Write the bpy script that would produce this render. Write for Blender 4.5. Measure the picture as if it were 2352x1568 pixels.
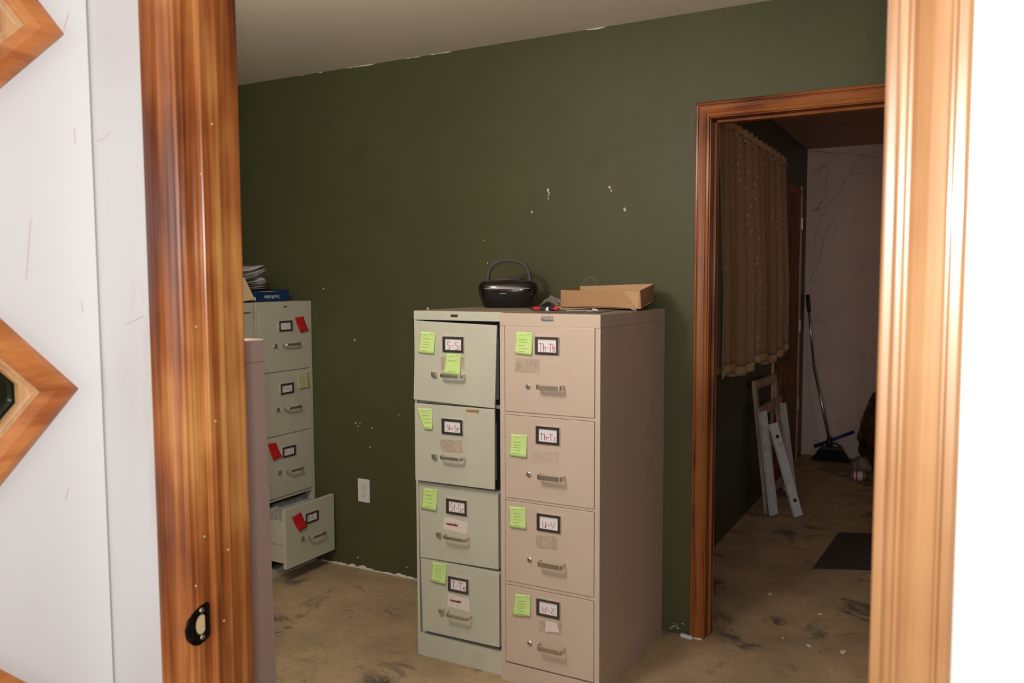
import bpy, bmesh, math, random
from mathutils import Vector, Matrix
random.seed(7)
PI = math.pi
for o in list(bpy.data.objects): bpy.data.objects.remove(o, do_unlink=True)
scn = bpy.context.scene
COL = scn.collection
# ------------------------------------------------------------------ camera
F_PX, YAW, TILT, ROLL, EYE = 1903.7, 0.4986, 0.0738, -0.0037, 1.4342
fw = Vector((-math.sin(YAW)*math.cos(TILT), math.cos(YAW)*math.cos(TILT), -math.sin(TILT)))
r0 = Vector((math.cos(YAW), math.sin(YAW), 0)); u0 = r0.cross(fw)
RV = r0*math.cos(ROLL)+u0*math.sin(ROLL); UV = -r0*math.sin(ROLL)+u0*math.cos(ROLL)
CAM = Vector((0, 0, EYE))
cd = bpy.data.cameras.new('camera'); cam = bpy.data.objects.new('camera', cd); COL.objects.link(cam)
cam.matrix_world = Matrix(((RV.x, UV.x, -fw.x, 0), (RV.y, UV.y, -fw.y, 0), (RV.z, UV.z, -fw.z, EYE), (0, 0, 0, 1)))
cd.sensor_width = 22.3; cd.lens = F_PX/2352*22.3; cd.clip_start = 0.02
cd.dof.use_dof = True; cd.dof.focus_distance = 2.9; cd.dof.aperture_fstop = 5.0
scn.camera = cam
def ray(x, y): return fw+RV*((x-1176)/F_PX)-UV*((y-784)/F_PX)
def atY(x, y, Y): d = ray(x, y); return CAM+d*(Y/d.y)
def atX(x, y, X): d = ray(x, y); return CAM+d*(X/d.x)
def atZ(x, y, Z=0.0): d = ray(x, y); return CAM+d*((Z-EYE)/d.z)
# ------------------------------------------------------------------ light
w = bpy.data.worlds.new('world'); scn.world = w; w.use_nodes = True
w.node_tree.nodes['Background'].inputs[0].default_value = (0.9, 0.95, 1, 1)
w.node_tree.nodes['Background'].inputs[1].default_value = 0.3
pl2 = bpy.data.lights.new('back_room_fill', 'POINT'); pl2.energy = 5; pl2.color = (1, 0.66, 0.50); pl2.shadow_soft_size = 0.2  # unseen fill light, added to lift the back room
po2 = bpy.data.objects.new('back_room_fill', pl2); COL.objects.link(po2); po2.location = (0.35, 4.6, 2.1)
scn.view_settings.view_transform = 'Standard'; scn.view_settings.look = 'None'
scn.view_settings.exposure = 0.0; scn.view_settings.gamma = 1.0; scn.view_settings.use_curve_mapping = False
def area(name, loc, aim, sx, sy, power, col):
    l = bpy.data.lights.new(name, 'AREA'); l.shape = 'RECTANGLE'; l.size = sx; l.size_y = sy; l.energy = power; l.color = col
    o = bpy.data.objects.new(name, l); COL.objects.link(o); o.location = loc
    o.rotation_euler = (Vector(aim)-Vector(loc)).to_track_quat('-Z', 'Y').to_euler(); return o
area('camera_flash', (0.012, -0.03, EYE+0.105), (0.012-0.40, 0.85, EYE+0.02), 0.05, 0.03, 14.5, (1, 0.96, 0.93))
area('hall_fill', (-0.15, -2.05, 1.55), (-0.6, 2.5, 1.45), 1.3, 1.3, 30, (1, 0.96, 0.92))  # soft fill light added out of view behind the camera
pl = bpy.data.lights.new('file_room_fill', 'POINT'); pl.energy = 46; pl.color = (1, 0.90, 0.78); pl.shadow_soft_size = 0.16  # unseen fill light, added to brighten the file room
po = bpy.data.objects.new('file_room_fill', pl); COL.objects.link(po); po.location = (-1.5, 1.15, 2.12)

# ------------------------------------------------------------------ materials
def nd(t, k, **kw):
    n = t.nodes.new(k)
    for a, v in kw.items(): setattr(n, a, v)
    return n
def mat(name, col, rough=0.5, metal=0.0, var=0.12, scale=8.0, stretch=(1, 1, 1), bump=0.0, bscale=200.0, dark=None, dark_amt=0.0, dscale=3.0, coat=0.0, alpha=1.0, spec=0.5, trans=0.0):
    m = bpy.data.materials.new(name); m.use_nodes = True; t = m.node_tree; b = t.nodes['Principled BSDF']
    b.inputs['Roughness'].default_value = rough; b.inputs['Metallic'].default_value = metal
    b.inputs['Coat Weight'].default_value = coat; b.inputs['Alpha'].default_value = alpha
    b.inputs['Specular IOR Level'].default_value = spec; b.inputs['Transmission Weight'].default_value = trans
    tc = nd(t, 'ShaderNodeTexCoord'); mp = nd(t, 'ShaderNodeMapping'); mp.inputs['Scale'].default_value = stretch
    t.links.new(tc.outputs['Object'], mp.inputs[0])
    n = nd(t, 'ShaderNodeTexNoise'); n.inputs['Scale'].default_value = scale; n.inputs['Detail'].default_value = 6
    t.links.new(mp.outputs[0], n.inputs['Vector'])
    r = nd(t, 'ShaderNodeValToRGB'); e = r.color_ramp.elements
    e[0].position = 0.3; e[1].position = 0.7
    e[0].color = tuple(c*(1-var) for c in col)+(1,); e[1].color = tuple(min(1, c*(1+var)) for c in col)+(1,)
    t.links.new(n.outputs[0], r.inputs[0]); out = r.outputs[0]
    if dark:
        n2 = nd(t, 'ShaderNodeTexNoise'); n2.inputs['Scale'].default_value = dscale; n2.inputs['Detail'].default_value = 8; n2.inputs['Roughness'].default_value = 0.7
        t.links.new(mp.outputs[0], n2.inputs['Vector'])
        r2 = nd(t, 'ShaderNodeValToRGB'); r2.color_ramp.elements[0].position = 0.56; r2.color_ramp.elements[1].position = 0.68
        r2.color_ramp.elements[0].color = (0, 0, 0, 1); r2.color_ramp.elements[1].color = (dark_amt,)*3+(1,)
        t.links.new(n2.outputs[0], r2.inputs[0])
        mx = nd(t, 'ShaderNodeMix', data_type='RGBA'); t.links.new(r2.outputs[0], mx.inputs[0])
        t.links.new(out, mx.inputs[6]); mx.inputs[7].default_value = tuple(dark)+(1,); out = mx.outputs[2]
    t.links.new(out, b.inputs['Base Color'])
    if bump:
        n3 = nd(t, 'ShaderNodeTexNoise'); n3.inputs['Scale'].default_value = bscale; t.links.new(tc.outputs['Object'], n3.inputs['Vector'])
        bp = nd(t, 'ShaderNodeBump'); bp.inputs['Strength'].default_value = bump; bp.inputs['Distance'].default_value = 0.002
        t.links.new(n3.outputs[0], bp.inputs['Height']); t.links.new(bp.outputs[0], b.inputs['Normal'])
    return m
def wood(name, axis='z', tone=1.0, dark=(0.10, 0.022, 0.006), mid=(0.36, 0.105, 0.022), light=(0.62, 0.31, 0.095), rough=0.3, seed=0.0, coat=0.3, e0=0.36, spec=0.5):
    m = bpy.data.materials.new(name); m.use_nodes = True; t = m.node_tree; b = t.nodes['Principled BSDF']
    tc = nd(t, 'ShaderNodeTexCoord'); mp = nd(t, 'ShaderNodeMapping')
    s = [38, 38, 38]; i = 'xyz'.index(axis); s[i] = 1.5; mp.inputs['Scale'].default_value = s; mp.inputs['Location'].default_value = (seed, seed*2, seed*3)
    t.links.new(tc.outputs['Object'], mp.inputs[0])
    n = nd(t, 'ShaderNodeTexNoise'); n.inputs['Scale'].default_value = 1.0; n.inputs['Detail'].default_value = 5; n.inputs['Distortion'].default_value = 0.5
    t.links.new(mp.outputs[0], n.inputs['Vector'])
    mp2 = nd(t, 'ShaderNodeMapping'); s2 = [240, 240, 240]; s2[i] = 4; mp2.inputs['Scale'].default_value = s2
    t.links.new(tc.outputs['Object'], mp2.inputs[0])
    n2 = nd(t, 'ShaderNodeTexNoise'); n2.inputs['Scale'].default_value = 1.0; n2.inputs['Detail'].default_value = 3
    t.links.new(mp2.outputs[0], n2.inputs['Vector'])
    mp3 = nd(t, 'ShaderNodeMapping'); s3 = [9, 9, 9]; s3[i] = 5; mp3.inputs['Scale'].default_value = s3; mp3.inputs['Location'].default_value = (seed*5, 1, 2)
    t.links.new(tc.outputs['Object'], mp3.inputs[0])
    n3 = nd(t, 'ShaderNodeTexNoise'); n3.inputs['Scale'].default_value = 1.0; n3.inputs['Detail'].default_value = 3
    t.links.new(mp3.outputs[0], n3.inputs['Vector'])
    def ma(a, fa, c, fc):
        x = nd(t, 'ShaderNodeMath', operation='MULTIPLY'); t.links.new(a, x.inputs[0]); x.inputs[1].default_value = fa
        y = nd(t, 'ShaderNodeMath', operation='MULTIPLY_ADD'); t.links.new(c, y.inputs[0]); y.inputs[1].default_value = fc; t.links.new(x.outputs[0], y.inputs[2]); return y.outputs[0]
    v = ma(ma(n.outputs[0], 0.49, n2.outputs[0], 0.13), 1.0, n3.outputs[0], 0.38)
    r = nd(t, 'ShaderNodeValToRGB'); e = r.color_ramp.elements
    e[0].position = e0; e[1].position = 0.66; e[0].color = tuple(c*tone for c in dark)+(1,); e[1].color = tuple(c*tone for c in light)+(1,)
    k = e.new(0.50); k.color = tuple(c*tone for c in mid)+(1,)
    t.links.new(v, r.inputs[0]); t.links.new(r.outputs[0], b.inputs['Base Color'])
    b.inputs['Specular IOR Level'].default_value = spec; b.inputs['Roughness'].default_value = rough; b.inputs['Coat Weight'].default_value = coat; b.inputs['Coat Roughness'].default_value = 0.15
    bp = nd(t, 'ShaderNodeBump'); bp.inputs['Strength'].default_value = 0.15; bp.inputs['Distance'].default_value = 0.001
    t.links.new(n2.outputs[0], bp.inputs['Height']); t.links.new(bp.outputs[0], b.inputs['Normal'])
    return m
M = {}
M['white'] = mat('white_wall_paint', (0.57, 0.57, 0.58), 0.55, var=0.02, scale=3, dark=(0.45, 0.38, 0.36), dark_amt=0.35, dscale=4, stretch=(5, 5, 0.8), bump=0.04)
M['doorwhite'] = mat('white_door_paint', (0.68, 0.685, 0.70), 0.35, var=0.02, scale=3, bump=0.03)
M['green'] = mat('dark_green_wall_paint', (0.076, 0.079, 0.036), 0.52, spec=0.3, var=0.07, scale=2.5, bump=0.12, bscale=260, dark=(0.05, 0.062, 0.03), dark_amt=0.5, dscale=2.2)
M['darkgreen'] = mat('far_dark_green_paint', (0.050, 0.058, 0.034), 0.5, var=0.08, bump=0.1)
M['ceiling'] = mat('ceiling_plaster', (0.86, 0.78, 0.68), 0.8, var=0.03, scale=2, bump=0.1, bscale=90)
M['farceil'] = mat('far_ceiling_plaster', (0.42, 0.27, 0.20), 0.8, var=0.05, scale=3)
M['farwall'] = mat('far_wall_plaster', (0.72, 0.56, 0.49), 0.7, var=0.06, scale=3, dark=(0.36, 0.28, 0.23), dark_amt=0.35, dscale=5)
M['edge'] = mat('bare_plaster', (0.75, 0.72, 0.66), 0.8, scale=40)
M['woodz'] = wood('stained_wood_upright', 'z', 0.95, mid=(0.31, 0.095, 0.024), light=(0.62, 0.31, 0.095), e0=0.39)
M['woodz2'] = wood('stained_wood_upright_far', 'z', 0.80, seed=3.1, light=(0.40, 0.14, 0.035), rough=0.36, coat=0.1, spec=0.3)
M['woodx2'] = wood('stained_wood_head', 'x', 0.90, seed=1.7, light=(0.42, 0.15, 0.038), rough=0.5, coat=0.0, spec=0.2)
M['woodzr'] = wood('stained_wood_flash_toned', 'z', 1.0, dark=(0.15, 0.062, 0.022), mid=(0.27, 0.128, 0.050), light=(0.36, 0.20, 0.088), rough=0.35, seed=5)  # same stained wood, its colour toned down against the close flash
M['woodraw'] = wood('pale_wood_stop', 'z', 1.0, dark=(0.42, 0.22, 0.09), mid=(0.6, 0.36, 0.18), light=(0.72, 0.5, 0.3), rough=0.5)
M['woodd'] = wood('diamond_frame_wood', 'y', 1.0, dark=(0.30, 0.085, 0.025), mid=(0.48, 0.17, 0.05), light=(0.60, 0.27, 0.09), seed=2)
M['wooddoor'] = wood('dark_door_wood', 'z', 0.55, seed=4, rough=0.5, coat=0.0, spec=0.2)
M['woodgrey'] = wood('weathered_grey_wood', 'z', 1.0, dark=(0.22, 0.16, 0.11), mid=(0.38, 0.28, 0.20), light=(0.5, 0.4, 0.3), rough=0.7)
M['railwhite'] = mat('white_painted_wood', (0.62, 0.64, 0.68), 0.5, var=0.06, scale=20, dark=(0.3, 0.27, 0.25), dark_amt=0.6, dscale=14)
M['sage'] = mat('sage_green_enamel', (0.52, 0.53, 0.445), 0.42, var=0.035, scale=5, dark=(0.45, 0.40, 0.30), dark_amt=0.35, dscale=6, bump=0.03, bscale=500)
M['beige'] = mat('beige_enamel', (0.575, 0.47, 0.39), 0.42, var=0.03, scale=5, dark=(0.48, 0.36, 0.27), dark_amt=0.35, dscale=5, bump=0.03, bscale=500)
M['greyg'] = mat('grey_green_enamel', (0.50, 0.50, 0.41), 0.42, var=0.03, scale=6, dark=(0.40, 0.38, 0.30), dark_amt=0.3, dscale=6)
M['pink'] = mat('pinkish_beige_enamel', (0.40, 0.285, 0.265), 0.45, var=0.04, scale=6)
M['duststop'] = mat('dusty_cabinet_top', (0.30, 0.24, 0.18), 0.75, var=0.15, scale=10, dark=(0.14, 0.12, 0.10), dark_amt=0.5, dscale=8)
M['dark'] = mat('painted_interior_shade', (0.02, 0.02, 0.018), 0.8)
M['steel'] = mat('brushed_steel', (0.66, 0.62, 0.57), 0.40, 1.0, var=0.1, scale=60, stretch=(0.2, 1, 1))
M['frame'] = mat('dark_steel_frame', (0.13, 0.12, 0.115), 0.35, 0.8)
M['card'] = mat('white_card', (0.78, 0.76, 0.80), 0.6, var=0.02)
M['red_ink'] = mat('red_ink', (0.38, 0.02, 0.06), 0.6)
M['note'] = mat('lime_paper', (0.56, 0.78, 0.28), 0.7, var=0.02)
M['yellow_note'] = mat('pale_yellow_paper', (0.50, 0.50, 0.26), 0.7, var=0.02)
M['red_note'] = mat('red_paper', (0.55, 0.008, 0.015), 0.6, var=0.03)
M['pencil'] = mat('grey_pencil', (0.24, 0.36, 0.13), 0.7)
M['pencil_red'] = mat('dark_pencil', (0.30, 0.01, 0.02), 0.7)
M['tape'] = mat('old_tape_residue', (0.46, 0.38, 0.30), 0.3, var=0.2, scale=60, dark=(0.32, 0.25, 0.2), dark_amt=0.8, dscale=30)
M['tape_white'] = mat('torn_white_paper', (0.72, 0.66, 0.62), 0.5, var=0.05, scale=40)
M['tape_brown'] = mat('brown_glue', (0.35, 0.22, 0.08), 0.5)
M['badge'] = mat('badge_blue_grey', (0.10, 0.16, 0.20), 0.4, 0.3)
M['badge_dark'] = mat('badge_dark', (0.07, 0.05, 0.04), 0.4, 0.3)
M['black'] = mat('black_gloss_plastic', (0.006, 0.006, 0.007), 0.16, var=0.1, coat=0.4)
M['blackm'] = mat('black_matt_plastic', (0.022, 0.023, 0.022), 0.55, var=0.2)
M['dustyb'] = mat('dusty_black_plastic', (0.07, 0.055, 0.05), 0.7, var=0.4, scale=15)
M['silver'] = mat('silver_trim', (0.6, 0.6, 0.62), 0.25, 0.9)
M['kraft'] = mat('kraft_paper', (0.45, 0.265, 0.135), 0.7, var=0.05, scale=10)
M['kraftl'] = mat('kraft_paper_flap', (0.53, 0.34, 0.19), 0.7, var=0.04, scale=10)
M['blue'] = mat('navy_blue_box_card', (0.004, 0.035, 0.11), 0.35, var=0.05)
M['paper'] = mat('white_paper', (0.55, 0.52, 0.54), 0.7, var=0.05)
M['cream'] = mat('cream_paper', (0.58, 0.44, 0.24), 0.7, var=0.05)
M['manila'] = mat('manila_folder_edge', (0.50, 0.49, 0.46), 0.8, var=0.08, scale=30)
M['redp'] = mat('red_plastic', (0.42, 0.015, 0.015), 0.35)
M['leather'] = mat('dark_brown', (0.10, 0.045, 0.03), 0.5)
M['navy'] = mat('dark_navy_plastic', (0.012, 0.016, 0.035), 0.35)
M['bluep'] = mat('blue_plastic', (0.01, 0.03, 0.16), 0.35)
M['curtain'] = mat('brown_lace_curtain', (0.33, 0.215, 0.125), 0.85, var=0.25, scale=220, alpha=0.92)
M['leafl'] = mat('curtain_leaf_embroidery', (0.46, 0.34, 0.21), 0.6, var=0.1)
M['hem'] = mat('curtain_hem', (0.42, 0.29, 0.15), 0.8, var=0.2, scale=80)
M['bristle'] = mat('black_bristles', (0.012, 0.012, 0.012), 0.7, var=0.4, scale=200)
M['bag'] = mat('dark_brown_plastic_bag', (0.10, 0.045, 0.028), 0.3, var=0.7, scale=9)
M['bag_pale'] = mat('pale_clear_bag', (0.30, 0.24, 0.20), 0.3, var=0.3, scale=20, alpha=0.7)
M['outlet'] = mat('outlet_white', (0.72, 0.71, 0.74), 0.4, var=0.02)
M['slot'] = mat('outlet_slot', (0.03, 0.02, 0.02), 0.5)
M['mat'] = mat('dark_floor_mat', (0.055, 0.045, 0.042), 0.9, var=0.2, scale=30)
M['web'] = mat('cobweb', (0.17, 0.12, 0.09), 0.9)
M['oxide'] = mat('blackened_steel', (0.012, 0.011, 0.011), 0.3, 0.7)
M['chip'] = mat('chipped_plaster', (0.62, 0.60, 0.48), 0.8)
def glass(name, col, rough=0.02):
    m = bpy.data.materials.new(name); m.use_nodes = True; b = m.node_tree.nodes['Principled BSDF']
    b.inputs['Base Color'].default_value = col+(1,); b.inputs['Transmission Weight'].default_value = 1; b.inputs['Roughness'].default_value = rough; b.inputs['IOR'].default_value = 1.45
    return m
M['darkglass'] = glass('dark_tinted_glass', (0.10, 0.12, 0.07))
M['clear'] = mat('clear_plastic_film', (0.55, 0.55, 0.58), 0.15, alpha=0.14, coat=0.4)
# concrete floor: tan, dust, dark glue smudges
def floor_mat(name, base, smudge, amt):
    m = bpy.data.materials.new(name); m.use_nodes = True; t = m.node_tree; b = t.nodes['Principled BSDF']; b.inputs['Roughness'].default_value = 0.62
    tc = nd(t, 'ShaderNodeTexCoord')
    def noise(s, d, st=(1, 1, 1), dist=0.0):
        mp = nd(t, 'ShaderNodeMapping'); mp.inputs['Scale'].default_value = st; t.links.new(tc.outputs['Object'], mp.inputs[0])
        n = nd(t, 'ShaderNodeTexNoise'); n.inputs['Scale'].default_value = s; n.inputs['Detail'].default_value = d; n.inputs['Distortion'].default_value = dist
        n.inputs['Roughness'].default_value = 0.65; t.links.new(mp.outputs[0], n.inputs['Vector']); return n.outputs[0]
    def ramp(a, p0, p1, c0, c1):
        r = nd(t, 'ShaderNodeValToRGB'); e = r.color_ramp.elements; e[0].position = p0; e[1].position = p1; e[0].color = c0+(1,); e[1].color = c1+(1,); t.links.new(a, r.inputs[0]); return r.outputs[0]
    def mix(f, a, c):
        x = nd(t, 'ShaderNodeMix', data_type='RGBA'); t.links.new(f, x.inputs[0]); t.links.new(a, x.inputs[6])
        if isinstance(c, tuple): x.inputs[7].default_value = c+(1,)
        else: t.links.new(c, x.inputs[7])
        return x.outputs[2]
    c = ramp(noise(2.2, 8), 0.35, 0.68, tuple(v*0.68 for v in base), tuple(min(1, v*1.18) for v in base))
    c = mix(ramp(noise(45, 4), 0.45, 0.75, (0, 0, 0), (0.45,)*3), c, tuple(v*0.62 for v in base))
    c = mix(ramp(noise(3.5, 10, (1, 1, 1), 0.9), 0.555, 0.645, (0, 0, 0), (amt,)*3), c, smudge)
    c = mix(ramp(noise(16, 5, (1, 1, 1), 0.4), 0.70, 0.76, (0, 0, 0), (amt,)*3), c, smudge)
    c = mix(ramp(noise(26, 3), 0.74, 0.78, (0, 0, 0), (0.4,)*3), c, (0.5, 0.46, 0.4))
    t.links.new(c, b.inputs['Base Color'])
    bp = nd(t, 'ShaderNodeBump'); bp.inputs['Strength'].default_value = 0.25; bp.inputs['Distance'].default_value = 0.004
    t.links.new(noise(30, 6), bp.inputs['Height']); t.links.new(bp.outputs[0], b.inputs['Normal'])
    return m
M['floor'] = floor_mat('dusty_tan_concrete', (0.45, 0.335, 0.205), (0.07, 0.06, 0.055), 0.85)

# ------------------------------------------------------------------ mesh helpers
class MB:
    def __init__(s): s.v = []; s.f = []
    def add(s, vs, fs):
        n = len(s.v); s.v += [tuple(v) for v in vs]; s.f += [tuple(i+n for i in f) for f in fs]; return s
    def box(s, a, b, mtx=None):
        x0, y0, z0 = a; x1, y1, z1 = b
        vs = [Vector(p) for p in ((x0, y0, z0), (x1, y0, z0), (x1, y1, z0), (x0, y1, z0), (x0, y0, z1), (x1, y0, z1), (x1, y1, z1), (x0, y1, z1))]
        if mtx: vs = [mtx@v for v in vs]
        return s.add(vs, [(0, 3, 2, 1), (4, 5, 6, 7), (0, 1, 5, 4), (1, 2, 6, 5), (2, 3, 7, 6), (3, 0, 4, 7)])
    def prism(s, pts, off):                          # polygon of 3-D points, extruded by a vector
        n = len(pts); off = Vector(off); a = [Vector(p) for p in pts]
        return s.add(a+[p+off for p in a], [tuple(range(n))[::-1], tuple(range(n, 2*n))]+[(i, (i+1) % n, n+(i+1) % n, n+i) for i in range(n)])
    def tube(s, pts, r, n=10, cap=True):
        pts = [Vector(p) for p in pts]; R = r if isinstance(r, (list, tuple)) else [r]*len(pts)
        rings = []; up = None
        for i, p in enumerate(pts):
            d = (pts[min(i+1, len(pts)-1)]-pts[max(i-1, 0)]).normalized()
            if up is None:
                up = Vector((0, 0, 1)) if abs(d.z) < 0.9 else Vector((1, 0, 0))
            a = d.cross(up).normalized(); up = a.cross(d).normalized()
            rings.append([p+(a*math.cos(k*2*PI/n)+up*math.sin(k*2*PI/n))*R[i] for k in range(n)])
        vs = [v for q in rings for v in q]; fs = []
        for i in range(len(pts)-1):
            for k in range(n): fs.append((i*n+k, i*n+(k+1) % n, (i+1)*n+(k+1) % n, (i+1)*n+k))
        if cap: fs += [tuple(range(n))[::-1], tuple(range((len(pts)-1)*n, len(pts)*n))]
        return s.add(vs, fs)
    def grid(s, P):                                 # P[i][j] of points
        a = len(P); b = len(P[0]); return s.add([p for q in P for p in q], [(i*b+j, i*b+j+1, (i+1)*b+j+1, (i+1)*b+j) for i in range(a-1) for j in range(b-1)])
    def build(s, name, m, parent=None, bevel=0.0, smooth=False, seg=2, solid=0.0, kind=None, label=None):
        me = bpy.data.meshes.new(name); me.from_pydata([tuple(v) for v in s.v], [], s.f)
        bm = bmesh.new(); bm.from_mesh(me); bmesh.ops.recalc_face_normals(bm, faces=bm.faces)
        if bevel: bmesh.ops.bevel(bm, geom=[e for e in bm.edges if e.is_manifold and e.calc_face_angle(0) > 0.5], offset=bevel, segments=seg, affect='EDGES', profile=0.6, clamp_overlap=True)
        bm.to_mesh(me); bm.free(); me.materials.append(m)
        if smooth: me.shade_smooth()
        o = bpy.data.objects.new(name, me); COL.objects.link(o)
        if parent: o.parent = parent
        if solid: k = o.modifiers.new('solid', 'SOLIDIFY'); k.thickness = solid; k.offset = 0
        if kind: o['kind'] = kind
        if label: o['label'] = label
        return o
def tag(o, label, cat, group=None, kind=None):
    o['label'] = label; o['category'] = cat
    if group: o['group'] = group
    if kind: o['kind'] = kind
    return o
def empty(name, loc=(0, 0, 0), rz=0.0):
    o = bpy.data.objects.new(name, None); COL.objects.link(o); o.location = loc; o.rotation_euler.z = rz; o.empty_display_size = 0.1; return o
def S(o): o['kind'] = 'structure'; return o
def holes(name, m, outer, inner, mtx, depth, parent=None):      # flat polygon with holes, extruded to a slab
    cu = bpy.data.curves.new(name, 'CURVE'); cu.dimensions = '2D'; cu.fill_mode = 'BOTH'; cu.extrude = depth/2
    for poly in [outer]+inner:
        sp = cu.splines.new('POLY'); sp.points.add(len(poly)-1); sp.use_cyclic_u = True
        for p, q in zip(sp.points, poly): p.co = (q[0], q[1], 0, 1)
    t = bpy.data.objects.new('tmp', cu); COL.objects.link(t); bpy.context.view_layer.update()
    me = bpy.data.meshes.new_from_object(t.evaluated_get(bpy.context.evaluated_depsgraph_get())); bpy.data.objects.remove(t); bpy.data.curves.remove(cu)
    me.name = name; me.transform(mtx); me.materials.clear(); me.materials.append(m)
    o = bpy.data.objects.new(name, me); COL.objects.link(o)
    if parent: o.parent = parent
    return o
def text_mesh(name, s, size, mtx, m, parent=None, depth=0.0002):
    cu = bpy.data.curves.new(name, 'FONT'); cu.body = s; cu.size = size; cu.extrude = depth; cu.align_x = 'CENTER'; cu.align_y = 'CENTER'
    t = bpy.data.objects.new('tmp', cu); COL.objects.link(t); bpy.context.view_layer.update()
    me = bpy.data.meshes.new_from_object(t.evaluated_get(bpy.context.evaluated_depsgraph_get())); bpy.data.objects.remove(t); bpy.data.curves.remove(cu)
    me.name = name; me.transform(mtx); me.materials.clear(); me.materials.append(m)
    o = bpy.data.objects.new(name, me); COL.objects.link(o)
    if parent: o.parent = parent
    return o
XZ = Matrix(((1, 0, 0, 0), (0, 0, 1, 0), (0, 1, 0, 0), (0, 0, 0, 1)))      # curve x,y -> world x,z (slab along y)
def T(x, y, z): return Matrix.Translation((x, y, z))

# ------------------------------------------------------------------ structure
YN, YNB = 0.715, 0.790                         # near wall faces
YW, YWB = 3.192, 3.306                         # green wall faces
H = 2.4516
JL, JR = -0.8475, -0.0500                      # near jamb inner faces
D0, D1 = -0.868, -0.045                        # inner faces of the doorway in the green wall
DT = 2.052
XL, XR = -3.60, 1.30
XF = -1.135                                    # far room's left wall
YF = 7.056
b = MB().box((-3.9, -2.3, -0.1), (2.2, 7.3, 0)); S(b.build('floor', M['floor']))
b = MB().box((-3.9, -2.3, H), (2.2, YW+0.05, H+0.1)); S(b.build('ceiling', M['ceiling']))
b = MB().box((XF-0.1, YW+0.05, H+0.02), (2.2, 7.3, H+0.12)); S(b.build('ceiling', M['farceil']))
NT = 2.06
S(holes('wall_front', M['white'], [(-3.9, 0), (JL-0.02, 0), (JL-0.02, NT), (JR+0.02, NT), (JR+0.02, 0), (2.1, 0), (2.1, H), (-3.9, H)], [], T(0, (YN+YNB)/2, 0)@XZ, YNB-YN))
S(holes('wall_back', M['green'], [(XL, 0.004), (D0-0.02, 0.004), (D0-0.02, DT+0.02), (D1+0.02, DT+0.02), (D1+0.02, 0.004), (XR, 0.004), (XR, H), (XL, H)], [], T(0, (YW+YWB)/2, 0)@XZ, YWB-YW))
S(MB().box((XL-0.1, YNB, 0), (XL, YW+0.1, H)).build('wall_left', M['green']))
S(MB().box((XR, YNB, 0), (XR+0.1, YW+0.1, H)).build('wall_right', M['green']))
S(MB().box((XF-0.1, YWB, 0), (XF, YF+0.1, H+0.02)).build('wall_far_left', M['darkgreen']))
S(MB().box((XF, YF, 0), (2.1, YF+0.1, H+0.02)).build('wall_far', M['farwall']))
S(MB().box((2.0, YWB, 0), (2.1, YF, H+0.02)).build('wall_far_right', M['farwall']))
S(MB().box((-2.0, -2.3, 0), (-1.9, YN, H)).build('wall_hall_left', M['white']))
S(MB().box((1.5, -2.3, 0), (1.6, YN, H)).build('wall_hall_right', M['white']))
S(holes('wall_hall_back', M['white'], [(-2, 0), (1.6, 0), (1.6, H), (-2, H)], [[(-0.9, 0.85), (-0.9, 2.15), (0.6, 2.15), (0.6, 0.85)]], T(0, -2.25, 0)@XZ, 0.1))
wn = S(holes('added_window', M['doorwhite'], [(-0.9, 0.85), (0.6, 0.85), (0.6, 2.15), (-0.9, 2.15)], [[(-0.84, 0.91), (-0.84, 2.09), (-0.18, 2.09), (-0.18, 0.91)], [(-0.12, 0.91), (-0.12, 2.09), (0.54, 2.09), (0.54, 0.91)]], T(0, -2.25, 0)@XZ, 0.06))  # unseen window frame, added to go with the hall fill light

# casing profile: (across width 0=inner .. 1=outer, proud)
PROF = [(0, 0), (0, 0.006), (0.05, 0.0085), (0.12, 0.0085), (0.16, 0.0055), (0.20, 0.0055), (0.28, 0.009), (0.48, 0.0125), (0.70, 0.0145), (0.74, 0.0125), (0.77, 0.0125), (0.81, 0.0165), (0.93, 0.0165), (1.0, 0.013), (1.0, 0)]
def casing_v(name, m, xin, xout, yface, z0, z1, parent, miter=0.0, flip=-1):
    wdt = xout-xin; pts0 = []; pts1 = []
    for t, d in PROF:
        pts0.append(Vector((xin+wdt*t, yface+flip*d, z0))); pts1.append(Vector((xin+wdt*t, yface+flip*d, z1+miter*t)))
    n = len(PROF); mb = MB().add(pts0+pts1, [tuple(range(n)), tuple(range(n, 2*n))[::-1]]+[(i, (i+1) % n, n+(i+1) % n, n+i) for i in range(n)])
    return mb.build(name, m, parent)
def casing_h(name, m, x0, x1, yface, zin, zout, parent, miter, flip=-1):
    pts0 = []; pts1 = []
    for t, d in PROF:
        pts0.append(Vector((x0-miter*t, yface+flip*d, zin+(zout-zin)*t))); pts1.append(Vector((x1+miter*t, yface+flip*d, zin+(zout-zin)*t)))
    n = len(PROF); mb = MB().add(pts0+pts1, [tuple(range(n)), tuple(range(n, 2*n))[::-1]]+[(i, (i+1) % n, n+(i+1) % n, n+i) for i in range(n)])
    return mb.build(name, m, parent)

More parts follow.
